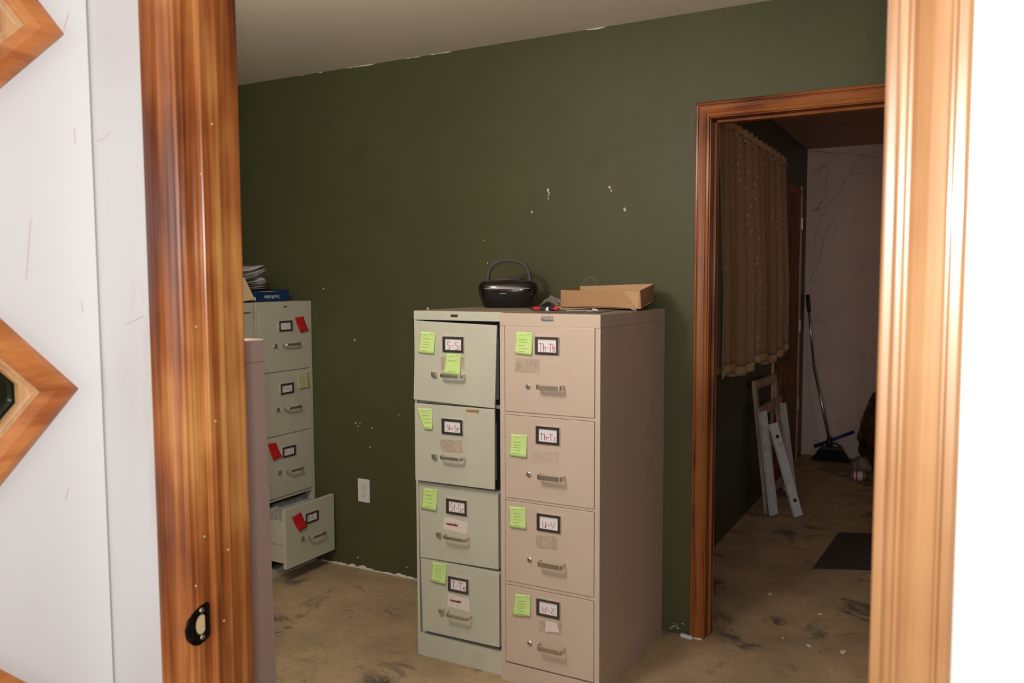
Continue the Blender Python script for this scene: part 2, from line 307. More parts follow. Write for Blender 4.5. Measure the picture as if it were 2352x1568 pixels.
# near door frame
nf = S(empty('door_1', (0, 0, 0)))
casing_v('casing', M['woodz'], JL-0.004, JL-0.057, YN, 0, NT-0.01, nf, 0.057)
casing_v('casing', M['woodzr'], JR+0.001, JR+0.0505, YN, 0, NT-0.01, nf, 0.057)
casing_h('casing', M['woodx2'], JL-0.005, JR+0.005, YN, NT-0.01, NT+0.047, nf, 0.057)
YB = 0.805
MB().box((JL-0.019, YN-0.001, 0), (JL, YB, NT-0.015)).build('jamb', M['woodz'], nf, 0.0015)
MB().box((JR, YN-0.001, 0), (JR+0.019, YB, NT-0.015)).build('jamb', M['woodzr'], nf, 0.0015)
MB().box((JL-0.019, YN, NT-0.015), (JR+0.019, YB, NT)).build('jamb', M['woodx2'], nf)
y_s0 = 0.733
MB().box((JL, y_s0, 0), (JL+0.010, y_s0+0.030, NT-0.015)).build('door_stop', M['woodz'], nf, 0.003, seg=3)
MB().box((JR-0.010, y_s0, 0), (JR, y_s0+0.030, NT-0.015)).build('door_stop', M['woodzr'], nf, 0.003, seg=3)
casing_v('casing', M['woodz'], JL-0.005, JL-0.062, YNB+0.002, 0, NT-0.01, nf, 0.057, 1)
casing_v('casing', M['woodzr'], JR+0.005, JR+0.062, YNB+0.002, 0, NT-0.01, nf, 0.057, 1)
# strike plate on the left jamb
def strike():
    c = atX(461, 1433, JL); root = empty('strike_plate', (JL, c.y, c.z)); root.parent = nf
    hw, hh = 0.017, 0.0275
    y0 = atX(425, 1433, JL).y-c.y; y1 = atX(481, 1433, JL).y-c.y
    hh = (atX(461, 1388, JL).z-atX(461, 1480, JL).z)/2
    pts = [(y1, -hh*0.72), (y1, hh*0.86), (y1-0.003, hh), (y1-0.014, hh*0.93), (y0+0.012, hh*0.72), (y0+0.002, hh*0.42), (y0-0.001, 0), (y0+0.001, -hh*0.45), (y0+0.010, -hh*0.86), (y0+0.020, -hh), (y1-0.006, -hh*0.86)]
    ho = [( -0.002+0.009*math.cos(a)+0.002, 0.013*math.sin(a)) for a in [k*PI/8 for k in range(16)]]
    ho = [(p[0] if p[0] < 0.006 else 0.006, p[1]) for p in ho]
    mt = Matrix(((0, 0, 1, 0.0008), (1, 0, 0, 0), (0, 1, 0, 0), (0, 0, 0, 1)))
    pl = holes('plate', M['oxide'], pts, [ho], mt, 0.0016, root)
    # curved lip wrapping towards the door side
    P = []
    for i in range(9):
        t = i/8; row = []
        for j in range(9):
            u = -1+2*j/8
            row.append((0.0016+0.0035*t*t, y0+0.010-0.014*t*math.sqrt(max(0.05, 1-u*u*0.8)), u*hh*0.62))
        P.append(row)
    MB().grid(P).build('lip', M['oxide'], root, smooth=True, solid=0.0012)
    for z in (hh*0.70, -hh*0.66):
        MB().tube([(0.001, 0.001, z), (0.0032, 0.001, z)], [0.0038, 0.0028], 14).build('screw', M['steel'], root)
    MB().box((0.0003, -0.009, -0.014), (0.0007, 0.008, 0.014)).build('latch_recess', M['cream'], root)
strike()
# paint flecks on the near wood
fl_ = MB()
for x, y in [(451, 750), (462, 400), (495, 967), (487, 285), (470, 1232), (524, 1262), (450, 1345), (515, 1425)]:
    p = atX(x, y, JL+0.0005 if x < 452 else JL+0.0105); fl_.tube([p, p+Vector((0.0006, 0, 0))], [0.0016, 0.001], 7)
fl_.build('paint_fleck', M['cream'], nf, kind='stuff')

# open white door leaf with diamond lights, standing at right angles on the left
XD = -1.020
dl = S(empty('door_2', (XD, 0.2, 0)))
YE = 0.712
tips = [atX(135, 80, XD), atX(168, 890, XD)]
dz = tips[0].z-tips[1].z
tips.append(Vector((XD, tips[1].y, tips[1].z-dz*0.985)))
HD = 0.185
mt = Matrix(((0, 0, 1, -0.0225), (1, 0, 0, 0), (0, 1, 0, 0), (0, 0, 0, 1)))
def dia(cy, cz, r, cut=0.0):
    if cut: return [(cy-r+cut, cz-cut), (cy-cut, cz-r+cut), (cy+cut, cz-r+cut), (cy+r-cut, cz-cut), (cy+r-cut, cz+cut), (cy+cut, cz+r-cut), (cy-cut, cz+r-cut), (cy-r+cut, cz+cut)]
    return [(cy-r, cz), (cy, cz-r), (cy+r, cz), (cy, cz+r)]
centers = [(t.y-HD-0.2, t.z) for t in tips]
leaf = holes('door_leaf', M['doorwhite'], [(-0.42, 0.008), (YE-0.2, 0.008), (YE-0.2, 2.03), (-0.42, 2.03)], [dia(cy, cz, HD-0.05) for cy, cz in centers], mt, 0.045, dl)
for cy, cz in centers:
    g = empty('diamond_window', (0, 0, 0)); g.parent = dl
    ring = [(0, 0), (0, 0.011), (0.012, 0.0135), (0.030, 0.011), (0.046, 0.005), (0.046, 0)]   # (in from outer edge along diagonal, proud)
    cor = [(1, 0), (0, 1), (-1, 0), (0, -1)]
    for k in range(4):
        a, c2 = cor[k], cor[(k+1) % 4]; P = []
        for e in (a, c2): P.append([(d, cy+e[0]*(HD-t), cz+e[1]*(HD-t)) for t, d in ring])
        MB().add(P[0]+P[1], [(0, 1, 2, 3, 4, 5), (11, 10, 9, 8, 7, 6)]+[(i, (i+1) % 6, 6+(i+1) % 6, 6+i) for i in range(6)]).build('frame_rail', M['woodd'], g)
    for r1, r2, x0, x1, mm in ((HD-0.046, HD-0.051, -0.004, 0.002, M['woodraw']), (HD-0.050, HD-0.056, -0.014, -0.006, M['woodraw'])):
        holes('glazing_bead', mm, dia(cy, cz, r1+0.001), [dia(cy, cz, r2, 0.012 if r2 < HD-0.053 else 0)], Matrix(((0, 0, 1, (x0+x1)/2), (1, 0, 0, 0), (0, 1, 0, 0), (0, 0, 0, 1))), x1-x0, g)
    holes('glass_pane', M['darkglass'], dia(cy, cz, HD-0.05), [], Matrix(((0, 0, 1, -0.020), (1, 0, 0, 0), (0, 1, 0, 0), (0, 0, 0, 1))), 0.004, g)

# faint scuffs on the white paint
def scuff(parent, f, lines, off):
    mb = MB()
    for q in lines:
        P = [f(x, y) for x, y in q]; mb.tube([p+off for p in P], 0.0007, 5, False)
    mb.build('scuff_mark', mat('scuff', (0.50, 0.43, 0.40), 0.8), parent, kind='stuff')
scuff(bpy.data.objects['wall_front'], lambda x, y: atY(x, y, YN), [[(247, 405), (246, 460), (249, 525)], [(254, 303), (240, 318), (222, 323)], [(275, 1195), (277, 1206)], [(290, 745), (330, 725)]], Vector((0, 0.0002, 0)))
ws = [[(170, 295), (173, 330)], [(187, 690), (190, 718)], [(158, 1118), (150, 1148)], [(158, 30), (146, 70)], [(60, 640), (66, 560), (70, 500)]]
scuff(dl, lambda x, y: atX(x, y, XD)-Vector((XD, 0.2, 0)), ws, Vector((-0.0002, 0, 0)))
# far doorway in the green wall
fd = S(empty('door_3', (0, 0, 0)))
casing_v('casing', M['woodz2'], D0-0.004, D0-0.056, YW, 0.002, DT, fd, 0.056)
casing_v('casing', M['woodz2'], D1+0.004, D1+0.060, YW, 0.002, DT, fd, 0.056)
casing_h('casing', M['woodx2'], D0-0.004, D1+0.004, YW, DT, DT+0.056, fd, 0.056)
MB().box((D0-0.019, YW-0.001, 0), (D0, YWB+0.001, DT)).build('jamb', M['woodz2'], fd, 0.001)
MB().box((D1, YW-0.001, 0), (D1+0.019, YWB+0.001, DT)).build('jamb', M['woodz2'], fd, 0.001)
MB().box((D0-0.019, YW-0.001, DT-0.004), (D1+0.019, YWB+0.001, DT+0.015)).build('jamb', M['woodx2'], fd)
MB().box((D0, YW+0.045, 0), (D0+0.011, YW+0.080, DT-0.004)).build('door_stop', M['woodz2'], fd, 0.002)
MB().box((D0, YW+0.045, DT-0.015), (D1, YW+0.080, DT-0.004)).build('door_stop', M['woodx2'], fd, 0.002)
MB().box((D0, YWB-0.004, 0), (D0+0.003, YWB+0.002, DT-0.004)).build('jamb_edge', M['woodraw'], fd)
MB().box((D0-0.056, YW-0.014, 0), (D0-0.006, YW-0.001, 0.005)).build('bare_foot', M['edge'], fd)

# ragged plaster line where the wall meets the floor, and chips in the paint
mb = MB(); x = -2.86
while x < -1.82:
    l = random.uniform(0.02, 0.06); h_ = random.uniform(0.004, 0.012)*(1.3 if x < -2.2 else 0.5)
    mb.prism([(x, YW-0.003, 0.001), (x+l, YW-0.003, 0.001), (x+l, YW-0.003, h_), (x+l*0.5, YW-0.003, h_*1.25), (x, YW-0.003, h_*0.9)], (0, 0.003, 0)); x += l
mb.build('trim_1', M['edge'], kind='structure')
mb = MB()
for x, y, r in [(1259, 436, 3), (1261, 443, 2.6), (1260, 449, 1.8), (1259, 456, 1.6), (1222, 487, 2.6), (1400, 430, 3.4), (1404, 438, 2), (1435, 481, 3), (743, 663, 2), (815, 781, 2.6), (983, 709, 3), (817, 971, 2), (823, 979, 2), (827, 972, 1.5), (850, 1027, 2), (855, 982, 2), (822, 1280, 2), (916, 952, 1.5), (934, 1302, 2), (1120, 604, 1.4), (1112, 552, 1.3)]:
    p = atY(x, y, YW); k = r/520
    n = 7; ang = [i*2*PI/n for i in range(n)]
    mb.prism([(p.x+math.cos(a)*k*random.uniform(0.6, 1.2), YW-0.0012, p.z+math.sin(a)*k*random.uniform(0.7, 1.6)) for a in ang], (0, 0.0012, 0))
for i in range(14):
    p = atY(1542+random.uniform(-3, 30), 1436+random.uniform(-5, 8)+0.1*i, YW); k = random.uniform(1, 3)/520
    mb.prism([(p.x-k, YW-0.001, p.z), (p.x+k, YW-0.001, p.z-k*.3), (p.x+k*0.8, YW-0.001, p.z+k*0.6)], (0, 0.001, 0))
mb.build('paint_chip', M['chip'], bpy.data.objects['wall_back'], kind='stuff')
mb = MB(); x0 = atY(548, 197, YW).x; x = x0
while x < XR-0.1:
    if random.random() < (0.5 if x > -2.9 and x < -1.9 else 0.22):
        l = random.uniform(0.02, 0.10); h_ = random.uniform(0.002, 0.006)
        mb.prism([(x, YW-0.0015, H), (x+l, YW-0.0015, H), (x+l, YW-0.0015, H-h_*0.4), (x+l*0.6, YW-0.0015, H-h_), (x, YW-0.0015, H-h_*0.3)], (0, 0.0015, 0)); x += l
    else: x += random.uniform(0.05, 0.2)
mb.build('trim_2', M['chip'], kind='structure')

# ------------------------------------------------------------------ handwriting stroke font
def arc(cx, cy, rx, ry, a0, a1, n=8): return [(cx+rx*math.cos(math.radians(a0+(a1-a0)*i/n)), cy+ry*math.sin(math.radians(a0+(a1-a0)*i/n))) for i in range(n+1)]
SF = {
 'S': (0.6, [arc(0.32, 0.76, 0.24, 0.24, 40, 250)+arc(0.30, 0.26, 0.24, 0.26, 80, -140)]),
 's': (0.45, [arc(0.22, 0.46, 0.16, 0.14, 40, 250, 6)+arc(0.21, 0.16, 0.17, 0.16, 80, -140, 6)]),
 'i': (0.2, [[(0.1, 0), (0.1, 0.6)], [(0.1, 0.82), (0.12, 0.86)]]),
 'h': (0.5, [[(0.06, 1.0), (0.06, 0)], [(0.06, 0.35)]+arc(0.24, 0.38, 0.17, 0.2, 170, 0, 6)+[(0.42, 0)]]),
 'r': (0.4, [[(0.06, 0.6), (0.06, 0)], arc(0.24, 0.36, 0.18, 0.2, 175, 40, 5)]),
 't': (0.35, [[(0.16, 1.0), (0.16, 0)], [(0, 0.65), (0.33, 0.68)]]),
 'z': (0.5, [[(0.04, 0.55), (0.42, 0.57), (0.03, 0.02), (0.48, 0.0)]]),
 'T': (0.75, [[(0, 0.98), (0.72, 0.94)], [(0.34, 0.96), (0.32, 0)]]),
 'e': (0.5, [[(0.06, 0.3), (0.42, 0.36)]+arc(0.25, 0.3, 0.19, 0.28, 20, 320, 8)]),
 'U': (0.65, [[(0.04, 0.9), (0.06, 0.3)]+arc(0.27, 0.24, 0.2, 0.22, 180, 340, 6)+[(0.5, 0.85), (0.52, 0)]]),
 'V': (0.65, [[(0, 0.95), (0.24, 0), (0.6, 1.0)]]),
 'W': (0.8, [[(0, 0.95), (0.18, 0), (0.36, 0.65), (0.52, 0), (0.74, 1.0)]]),
 'Z': (0.7, [[(0.04, 0.95), (0.58, 0.97), (0.02, 0.02), (0.68, 0.0)]]),
 'N': (0.65, [[(0.04, 0), (0.05, 0.95), (0.5, 0.05), (0.52, 1.0)]]),
 'O': (0.7, [arc(0.32, 0.5, 0.28, 0.48, 90, 450, 12)]),
 'Q': (0.75, [arc(0.32, 0.5, 0.28, 0.48, 90, 450, 12), [(0.36, 0.3), (0.7, -0.08)]]),
 'P': (0.55, [[(0.05, 0), (0.05, 1.0)]+arc(0.16, 0.72, 0.28, 0.27, 110, -110, 8)]),
 'R': (0.6, [[(0.05, 0), (0.05, 1.0)]+arc(0.16, 0.74, 0.28, 0.25, 110, -110, 8)+[(0.5, 0)]]),
 'o': (0.45, [arc(0.2, 0.25, 0.18, 0.24, 90, 450, 8)]),
 '-': (0.4, [[(0.03, 0.45), (0.36, 0.47)]]), ' ': (0.3, [])}
def strokes(s, height, width):
    adv = sum(SF[c][0]+0.1 for c in s)-0.1; kx = width/adv; out = []; x = 0
    for c in s:
        wd, st = SF[c]
        for q in st: out.append([((x+p[0])*kx-width/2+random.uniform(-.0003, .0003), (p[1]-0.5)*height) for p in q])
        x += wd+0.1
    return out
def ribbons(mb, lines, wd, fn):                 # fn maps (u, v) to a point; a flat ribbon per polyline
    for q in lines:
        if len(q) < 2: continue
        L = []; Rr = []
        for i, p in enumerate(q):
            a = q[max(i-1, 0)]; c = q[min(i+1, len(q)-1)]; dx, dy = c[0]-a[0], c[1]-a[1]; l = math.hypot(dx, dy) or 1
            nx, ny = -dy/l*wd/2, dx/l*wd/2; L.append(fn(p[0]+nx, p[1]+ny)); Rr.append(fn(p[0]-nx, p[1]-ny))
        n = len(q); mb.add(L+Rr, [(i, i+1, n+i+1, n+i) for i in range(n-1)])

# ------------------------------------------------------------------ filing cabinets
class Cab:
    def __init__(s, name, loc, rz, w_, d_, h_, m, label, top=None, band=0.045, base=0.066, stile=0.016, panel0=None):
        s.loc = Vector(loc); s.rz = rz; s.w = w_; s.h = h_; s.m = m
        s.ux = Vector((math.cos(rz), math.sin(rz), 0)); s.uy = Vector((-math.sin(rz), math.cos(rz), 0))
        s.root = empty(name, loc, rz); tag(s.root, label, 'filing cabinet')
        t = 0.004
        b = MB().box((t, 0, 0), (stile, 0.03, h_-band)).box((w_-stile, 0, 0), (w_-t, 0.03, h_-band)).box((stile, 0.0, 0), (w_-stile, 0.03, base))
        b.box((0, 0, 0), (t, d_, h_-band)).box((w_-t, 0, 0), (w_, d_, h_-band)).box((t, d_-t, 0), (w_-t, d_, h_-band))
        b.build('body', m, s.root)
        MB().box((-0.0006, -0.002, h_-band), (w_+0.0006, d_+0.0006, h_)).build('top_cover', m, s.root, 0.003, seg=3)
        MB().box((0.003, 0.004, h_+0.0001), (w_-0.003, d_-0.002, h_+0.0008)).build('dust', top or M['duststop'], s.root)
        MB().box((stile, 0.05, panel0 or base), (w_-stile, 0.055, h_-band)).build('inner_shadow_panel', M['dark'], s.root)  # dark sheet standing in for the shade inside the cabinet
    def pt(s, x, y, out=0.0):                   # pixel -> local (x, z) on the local plane y = -out
        d = ray(x, y); o = s.loc-s.uy*out; k = (o-CAM).dot(s.uy)/d.dot(s.uy); p = CAM+d*k-s.loc; return p.dot(s.ux), p.z
    def front(s, corners, out, thick=0.02, box_depth=0.0, mtl=None):
        q = [s.pt(*c, out) if len(c) == 2 else (c[1], c[2]) for c in corners]
        e = empty('drawer'); e.parent = s.root
        if out < 0.01: q = [(min(max(a, 0.013), s.w-0.013), z) for a, z in q]
        P = [(a, -out, z) for a, z in q]
        MB().prism(P, (0, thick, 0)).build('front_panel', mtl or s.m, e, 0.0018)
        if box_depth:
            x0 = min(a for a, z in q)+0.014; x1 = max(a for a, z in q)-(0.014 if mtl else 0.034); z0 = min(z for a, z in q)+0.02; z1 = max(z for a, z in q)-0.06; t = 0.002; y0 = -out+thick
            b = MB().box((x0, y0, z0), (x0+t, y0+box_depth, z1)).box((x1-t, y0, z0), (x1, y0+box_depth, z1)).box((x0, y0, z0), (x1, y0+box_depth, z0+t)).box((x0, y0+box_depth, z0), (x1, y0+box_depth+t, z1))
            b.box((x0-0.004, y0, z0+(z1-z0)*0.45), (x0, y0+box_depth, z0+(z1-z0)*0.45+0.014))
            b.build('drawer_box', mtl or s.m, e)
        return e
    def holder(s, e, px, py, txt, out, w_=0.09, h_=0.058, th=None, tw=None, tilt=0.0, dz=0.0):
        cx, cz = s.pt(px, py, out); y = -out; fwd = 0.012
        R = Matrix.Rotation(tilt, 4, 'Y'); base = T(cx, y, cz)@R
        o = holes('label_holder', M['frame'], [(-w_/2, -h_/2), (w_/2, -h_/2), (w_/2, h_/2), (-w_/2, h_/2)], [[(-w_/2+0.009, -h_/2+0.008), (-w_/2+0.009, h_/2-0.008), (w_/2-0.009, h_/2-0.008), (w_/2-0.009, -h_/2+0.008)]], base@T(0, -0.0028, 0)@XZ, 0.005, e)
        b = MB().box((-w_/2-0.0015, -0.006, -h_/2), (-w_/2, 0, h_/2), base).box((w_/2, -0.006, -h_/2), (w_/2+0.0015, 0, h_/2), base).box((-w_/2, -0.006, h_/2), (w_/2, 0, h_/2+0.0012), base)
        b.build('holder_rim', M['steel'], e)
        MB().box((-w_/2+0.006, -0.0012, -h_/2+0.006), (w_/2-0.006, -0.0002, h_/2-0.006), base).build('label_card', M['card'], e)
        mb = MB(); L = strokes(txt, th or h_*0.42, tw or w_*0.62)
        ribbons(mb, L, 0.0021, lambda u, v: base@Vector((u, -0.0015, v+dz)))
        mb.build('label_text', M['red_ink'], e)
    def handle(s, e, xl, xr, py, out, lock='round', lx=None, round_=False, reach=0.030, bar=0.018):
        # xl, xr: pixels of the two mounts on the panel
        a, z1 = s.pt(xl, py[0], out); c, z2 = s.pt(xr, py[1], out); z = (z1+z2)/2; y = -out; n = 3 if not round_ else 6
        path = [(a, 0)]; rr = 0.006 if not round_ else 0.012
        path = [(a, 0.0)]+[(a+rr-rr*math.cos(k*PI/2/n), -reach+rr-rr*math.sin(k*PI/2/n)) for k in range(n+1)]+[(c-rr+rr*math.sin(k*PI/2/n), -reach+rr-rr*math.cos(k*PI/2/n)) for k in range(n+1)]+[(c, 0.0)]
        t = 0.003; V = []
        for i, (px_, py_) in enumerate(path):
            p0 = path[max(i-1, 0)]; p1 = path[min(i+1, len(path)-1)]; dx, dy = p1[0]-p0[0], p1[1]-p0[1]; l = math.hypot(dx, dy); nx, ny = dy/l*t, -dx/l*t
            V += [(px_, y+py_, z-bar/2), (px_+nx, y+py_+ny, z-bar/2+0.001), (px_+nx, y+py_+ny, z+bar/2-0.001), (px_, y+py_, z+bar/2)]
        k = len(path); F = []
        for i in range(k-1):
            for j in range(4): F.append((i*4+j, i*4+(j+1) % 4, (i+1)*4+(j+1) % 4, (i+1)*4+j))
        F += [(0, 1, 2, 3), ((k-1)*4+3, (k-1)*4+2, (k-1)*4+1, (k-1)*4)]
        MB().add(V, F).build('handle', M['steel'], e, 0.0008)
        if lx:
            u, zz = s.pt(lx[0], lx[1], out)
            if lock == 'round':
                MB().tube([(u, y, zz), (u, y-0.004, zz), (u, y-0.006, zz)], [0.0095, 0.0095, 0.007], 20).build('lock', M['steel'], e)
                MB().box((u-0.0008, y-0.0066, zz-0.004), (u+0.0008, y-0.0058, zz+0.004)).build('keyhole', M['slot'], e)
            else:
                MB().box((u-0.010, y-0.013, zz-0.009), (u+0.010, y, zz+0.009)).build('thumb_latch', M['steel'], e, 0.003, seg=3)
    def patch(s, e, quad, out, m, name='tape_residue'):
        P = [s.pt(x, y, out+0.0006) for x, y in quad]
        q = []
        for i in range(len(P)):
            a, c = P[i], P[(i+1) % len(P)]
            for k in range(5):
                t = k/5; q.append((a[0]+(c[0]-a[0])*t+random.uniform(-.0012, .0012), -out-0.0005, a[1]+(c[1]-a[1])*t+random.uniform(-.0012, .0012)))
        MB().prism(q, (0, 0.0004, 0)).build(name, m, e)
    def scribble(s, e, x0, y0, x1, y1, out, n=26):
        a = s.pt(x0, y0, out); c = s.pt(x1, y1, out); L = []
        q = []
        for k in range(n):
            t = k/(n-1); q.append((a[0]+(c[0]-a[0])*t+0.003*math.sin(k*5.1), a[1]+(c[1]-a[1])*t+(0.0045 if k % 2 else -0.0045)*random.uniform(.5, 1.2)))
        q2 = [(a[0]+(c[0]-a[0])*k/9, a[1]+(c[1]-a[1])*k/9+0.002*math.sin(k*2.2)) for k in range(10)]
        mb = MB(); ribbons(mb, [q, q2], 0.0030, lambda u, v: Vector((u, -out-0.0012, v))); mb.build('scribble', M['red_ink'], e)
    def note(s, quad, out, m, label, pm, lines=6, group=None, curl=0.006, fold=None, name='sticky_note', top=True):
        # quad: TL, TR, BR, BL pixels
        q = [s.pt(x, y, out+0.001) for x, y in quad]; cx = sum(p[0] for p in q)/4; cz = sum(p[1] for p in q)/4
        org = s.loc+s.ux*cx-s.uy*out; root = empty(name, (org.x, org.y, s.loc.z+cz), s.rz)
        tag(root, label, 'sticky note', group)
        def f(u, v, lift=0.0):                    # u,v in 0..1, v down
            a = (q[0][0]*(1-u)+q[1][0]*u); b2 = (q[3][0]*(1-u)+q[2][0]*u); az = (q[0][1]*(1-u)+q[1][1]*u); bz = (q[3][1]*(1-u)+q[2][1]*u)
            return Vector((a*(1-v)+b2*v-cx, -0.0012-lift-curl*max(0, v-0.25)**2*1.6, az*(1-v)+bz*v-cz))
        n = 9
        if fold:                                   # lower-left corner folded away
            P = []
            for j in range(n):
                v = j/(n-1); u0_ = max(0, (v-0.3)/0.7*fold); P.append([f(u0_+(1-u0_)*i/(n-1), v) for i in range(n)])
            mb = MB().grid(P)
        else: mb = MB().grid([[f(i/(n-1), j/(n-1)) for i in range(n)] for j in range(n)])
        mb.build('note_paper', m, root, smooth=True, solid=0.0003)
        mb = MB(); L = []
        if top: L.append(scr(0.22, 0.13, 0.30)); L.append(scr(0.62, 0.08, 0.3, 0.02))
        for i in range(lines):
            v = 0.34+0.54*i/max(1, lines-1)+random.uniform(-.02, .02); u_ = 0.2+random.uniform(-.04, .08)+(0.15*fold if fold else 0)+(0.12 if fold and v > .6 else 0)
            L.append(scr(u_, v, random.uniform(0.36, 0.52)))
        wdt = 0.018
        ribbons(mb, [q2 for q2 in L if q2], wdt, lambda u, v: f(min(u, .99), min(v, .99), 0.0006))
        mb.build('note_writing', pm, root, kind='stuff')
        return root
def scr(u, v, w_, amp=0.022):
    n = int(w_*60); return [(u+w_*i/n, v+amp*math.sin(i*1.9+u*9)*random.uniform(0.4, 1.1)) for i in range(n+1)]

# --- beige cabinet
bc = Cab('filing_cabinet', (-1.4209, 2.5213, 0), 0, 0.3787, 0.668, 1.32, M['beige'], 'beige four-drawer filing cabinet with round locks, nearest the doorway', stile=0.018)
sg_notes = 'lime green sticky notes on the drawer fronts'
ys = [(748, 943), (951, 1140), (1147, 1331), (1340, 1516)]
lab = [('Th-Th', 1257, 794, (1241, 1295), (885, 891), (1213, 887)), ('Th-Tz', 1259, 1000, (1243, 1297), (1091, 1097), (1215, 1089)), ('U-V', 1261, 1201, (1244, 1297), (1289, 1298), (1217, 1285)), ('W-Z', 1260, 1397, (1243, 1297), (1480, 1492), (1217, 1476))]
dr = []
for (y0, y1), (t, lx, ly, hx, hy, lk) in zip(ys, lab):
    z0 = bc.pt(1159, y1, 0)[1]; z1 = bc.pt(1155, y0, 0)[1]
    e = bc.front([(0, 0.020, z1), (0, bc.w-0.020, z1), (0, bc.w-0.020, z0), (0, 0.020, z0)], 0.002, 0.02); dr.append(e)
    two = len(t) > 3
    bc.holder(e, lx, ly, t, 0.002, 0.088, 0.060, th=0.028 if t == 'Th-Th' else 0.022, tw=0.060 if two else 0.050, dz=-0.006)
    bc.handle(e, hx[0], hx[1], hy, 0.002, 'round', lk)
for i in range(1, 4):                          # rails between drawers
    za = bc.pt(1159, ys[i-1][1], 0)[1]; zb = bc.pt(1159, ys[i][0], 0)[1]
    MB().box((0.018, 0.002, zb+0.001), (bc.w-0.018, 0.022, za-0.001)).build('drawer_rail', M['beige'], bc.root)
bc.patch(dr[0], [(1183, 822), (1239, 824), (1238, 857), (1183, 854)], 0.002, M['tape'])
bc.patch(dr[1], [(1221, 1035), (1282, 1038), (1281, 1066), (1221, 1062)], 0.002, mat('faint_tape_mark', (0.53, 0.43, 0.34), 0.4, var=0.08, scale=50))
bc.patch(dr[2], [(1230, 1229), (1281, 1231), (1280, 1262), (1231, 1258)], 0.002, M['tape'])
bc.patch(dr[3], [(1237, 1425), (1292, 1430), (1291, 1459), (1238, 1451)], 0.002, M['tape'])
bc.patch(dr[3], [(1253, 1426), (1279, 1430), (1284, 1452), (1252, 1450)], 0.003, M['tape_white'], 'torn_paper_scrap')
G = M['note']; PN = M['pencil']
bc.note([(1185, 761), (1224, 764), (1222, 815), (1183, 811)], 0.003, G, 'lime sticky note left of the Th-Th label on the beige cabinet', PN, 5)
bc.note([(1173, 996), (1211, 999), (1210, 1050), (1171, 1045)], 0.003, G, 'lime sticky note left of the Th-Tz label, second beige drawer', PN, 5)
bc.note([(1169, 1162), (1207, 1166), (1209, 1214), (1172, 1209)], 0.003, G, 'lime sticky note left of the U-V label, third beige drawer', PN, 5)
bc.note([(1182, 1363), (1218, 1367), (1219, 1415), (1179, 1411)], 0.003, G, 'lime sticky note left of the W-Z label, bottom beige drawer', PN, 6)
cx, cz = bc.pt(1257, 731, 0.003)
text_mesh('badge', 'SAVOY', 0.0145, T(cx, -0.0035, cz+0.002)@XZ, M['badge'], bc.root)
bpy.data.objects['badge']['label'] = 'blue-grey maker badge with lettering'
mb = MB()
for k, (a, c) in enumerate([(-0.027, 0.027), (-0.020, 0.020)]): mb.box((cx+a, -0.0030, cz-0.0062-k*0.0032), (cx+c, -0.0022, cz-0.0038-k*0.0032))
mb.build('badge_underline', M['badge'], bc.root)

# --- sage cabinet
sc = Cab('filing_cabinet', (-1.8030, 2.546, 0), 0, 0.3795, 0.640, 1.322, M['sage'], 'pale sage green four-drawer filing cabinet with crooked upper drawers, beside the beige one', base=0.084, band=0.034, stile=0.011)
O = 0.024
dsg = []
spec = [([(953, 736), (1141, 747), (1136, 938), (950, 917)], O, 'S-Si', (1042, 791), (1020, 1068), (860, 864), (999, 859)),
        ([(952, 925), (1136, 940), (1136, 1125), (954, 1102)], O, 'Sh-Sr', (1040, 980), (1020, 1068), (1047, 1052), (1000, 1047)),
        ([(962, 1105), (1144, 1129), (1145, 1308), (965, 1279)], 0.002, 'St-Sz', (1050, 1164), (1027, 1078), (1229, 1236), (1010, 1226)),
        ([(966, 1283), (1146, 1315), (1147, 1487), (971, 1447)], 0.002, 'T-Te', (1054, 1343), (1033, 1083), (1406, 1415), (1016, 1401))]
for q, o_, t, lc, hx, hy, lk in spec:
    e = sc.front(q, o_, 0.007 if o_ > 0.01 else 0.022, box_depth=0.3 if o_ > 0.01 else 0); dsg.append(e)
    sc.holder(e, lc[0], lc[1], t, o_, 0.088, 0.056, th=0.028 if t != 'Sh-Sr' else 0.020, tw=0.060 if t != 'Sh-Sr' else 0.056, tilt=0.0, dz=-0.004)
    sc.handle(e, hx[0], hx[1], hy, o_, 'latch', lk, round_=True, bar=0.013)
for a, c in ((917, 922), (1104, 1106), (1279, 1283)):
    za = sc.pt(960, a, 0)[1]; zb = sc.pt(960, c+2, 0)[1]
    MB().box((0.016, 0.004, zb), (sc.w-0.016, 0.026, za)).build('drawer_rail', M['sage'], sc.root)
sc.note([(965, 761), (1000, 764), (997, 812), (962, 809)], O+0.001, G, 'lime sticky note left of the S-Si label, top left of the sage cabinet', PN, 5)
sc.note([(1025, 811), (1059, 813), (1057, 861), (1020, 857)], O+0.001, G, 'lime sticky note just below the S-Si label, above the top handle', PN, 2)
sc.note([(959, 937), (992, 938), (994, 986), (963, 985)], O+0.001, G, 'lime sticky note with a folded-off lower corner, left of the Sh-Sr label', PN, 4, fold=0.45)
sc.note([(972, 1120), (1005, 1124), (1003, 1173), (969, 1166)], 0.003, G, 'lime sticky note left of the St-Sz label, third sage drawer', PN, 4)
sc.note([(993, 1290), (1026, 1296), (1024, 1341), (991, 1333)], 0.003, G, 'lime sticky note left of the T-Te label, bottom sage drawer', PN, 5)
sc.patch(dsg[0], [(1012, 819), (1066, 820), (1067, 848), (1013, 850)], O, M['tape'])
sc.patch(dsg[1], [(1008, 1008), (1061, 1011), (1062, 1040), (1016, 1037)], O, M['tape'])
sc.patch(dsg[1], [(1069, 940), (1101, 942), (1098, 949), (1071, 946)], O, M['tape_brown'], 'glue_mark')
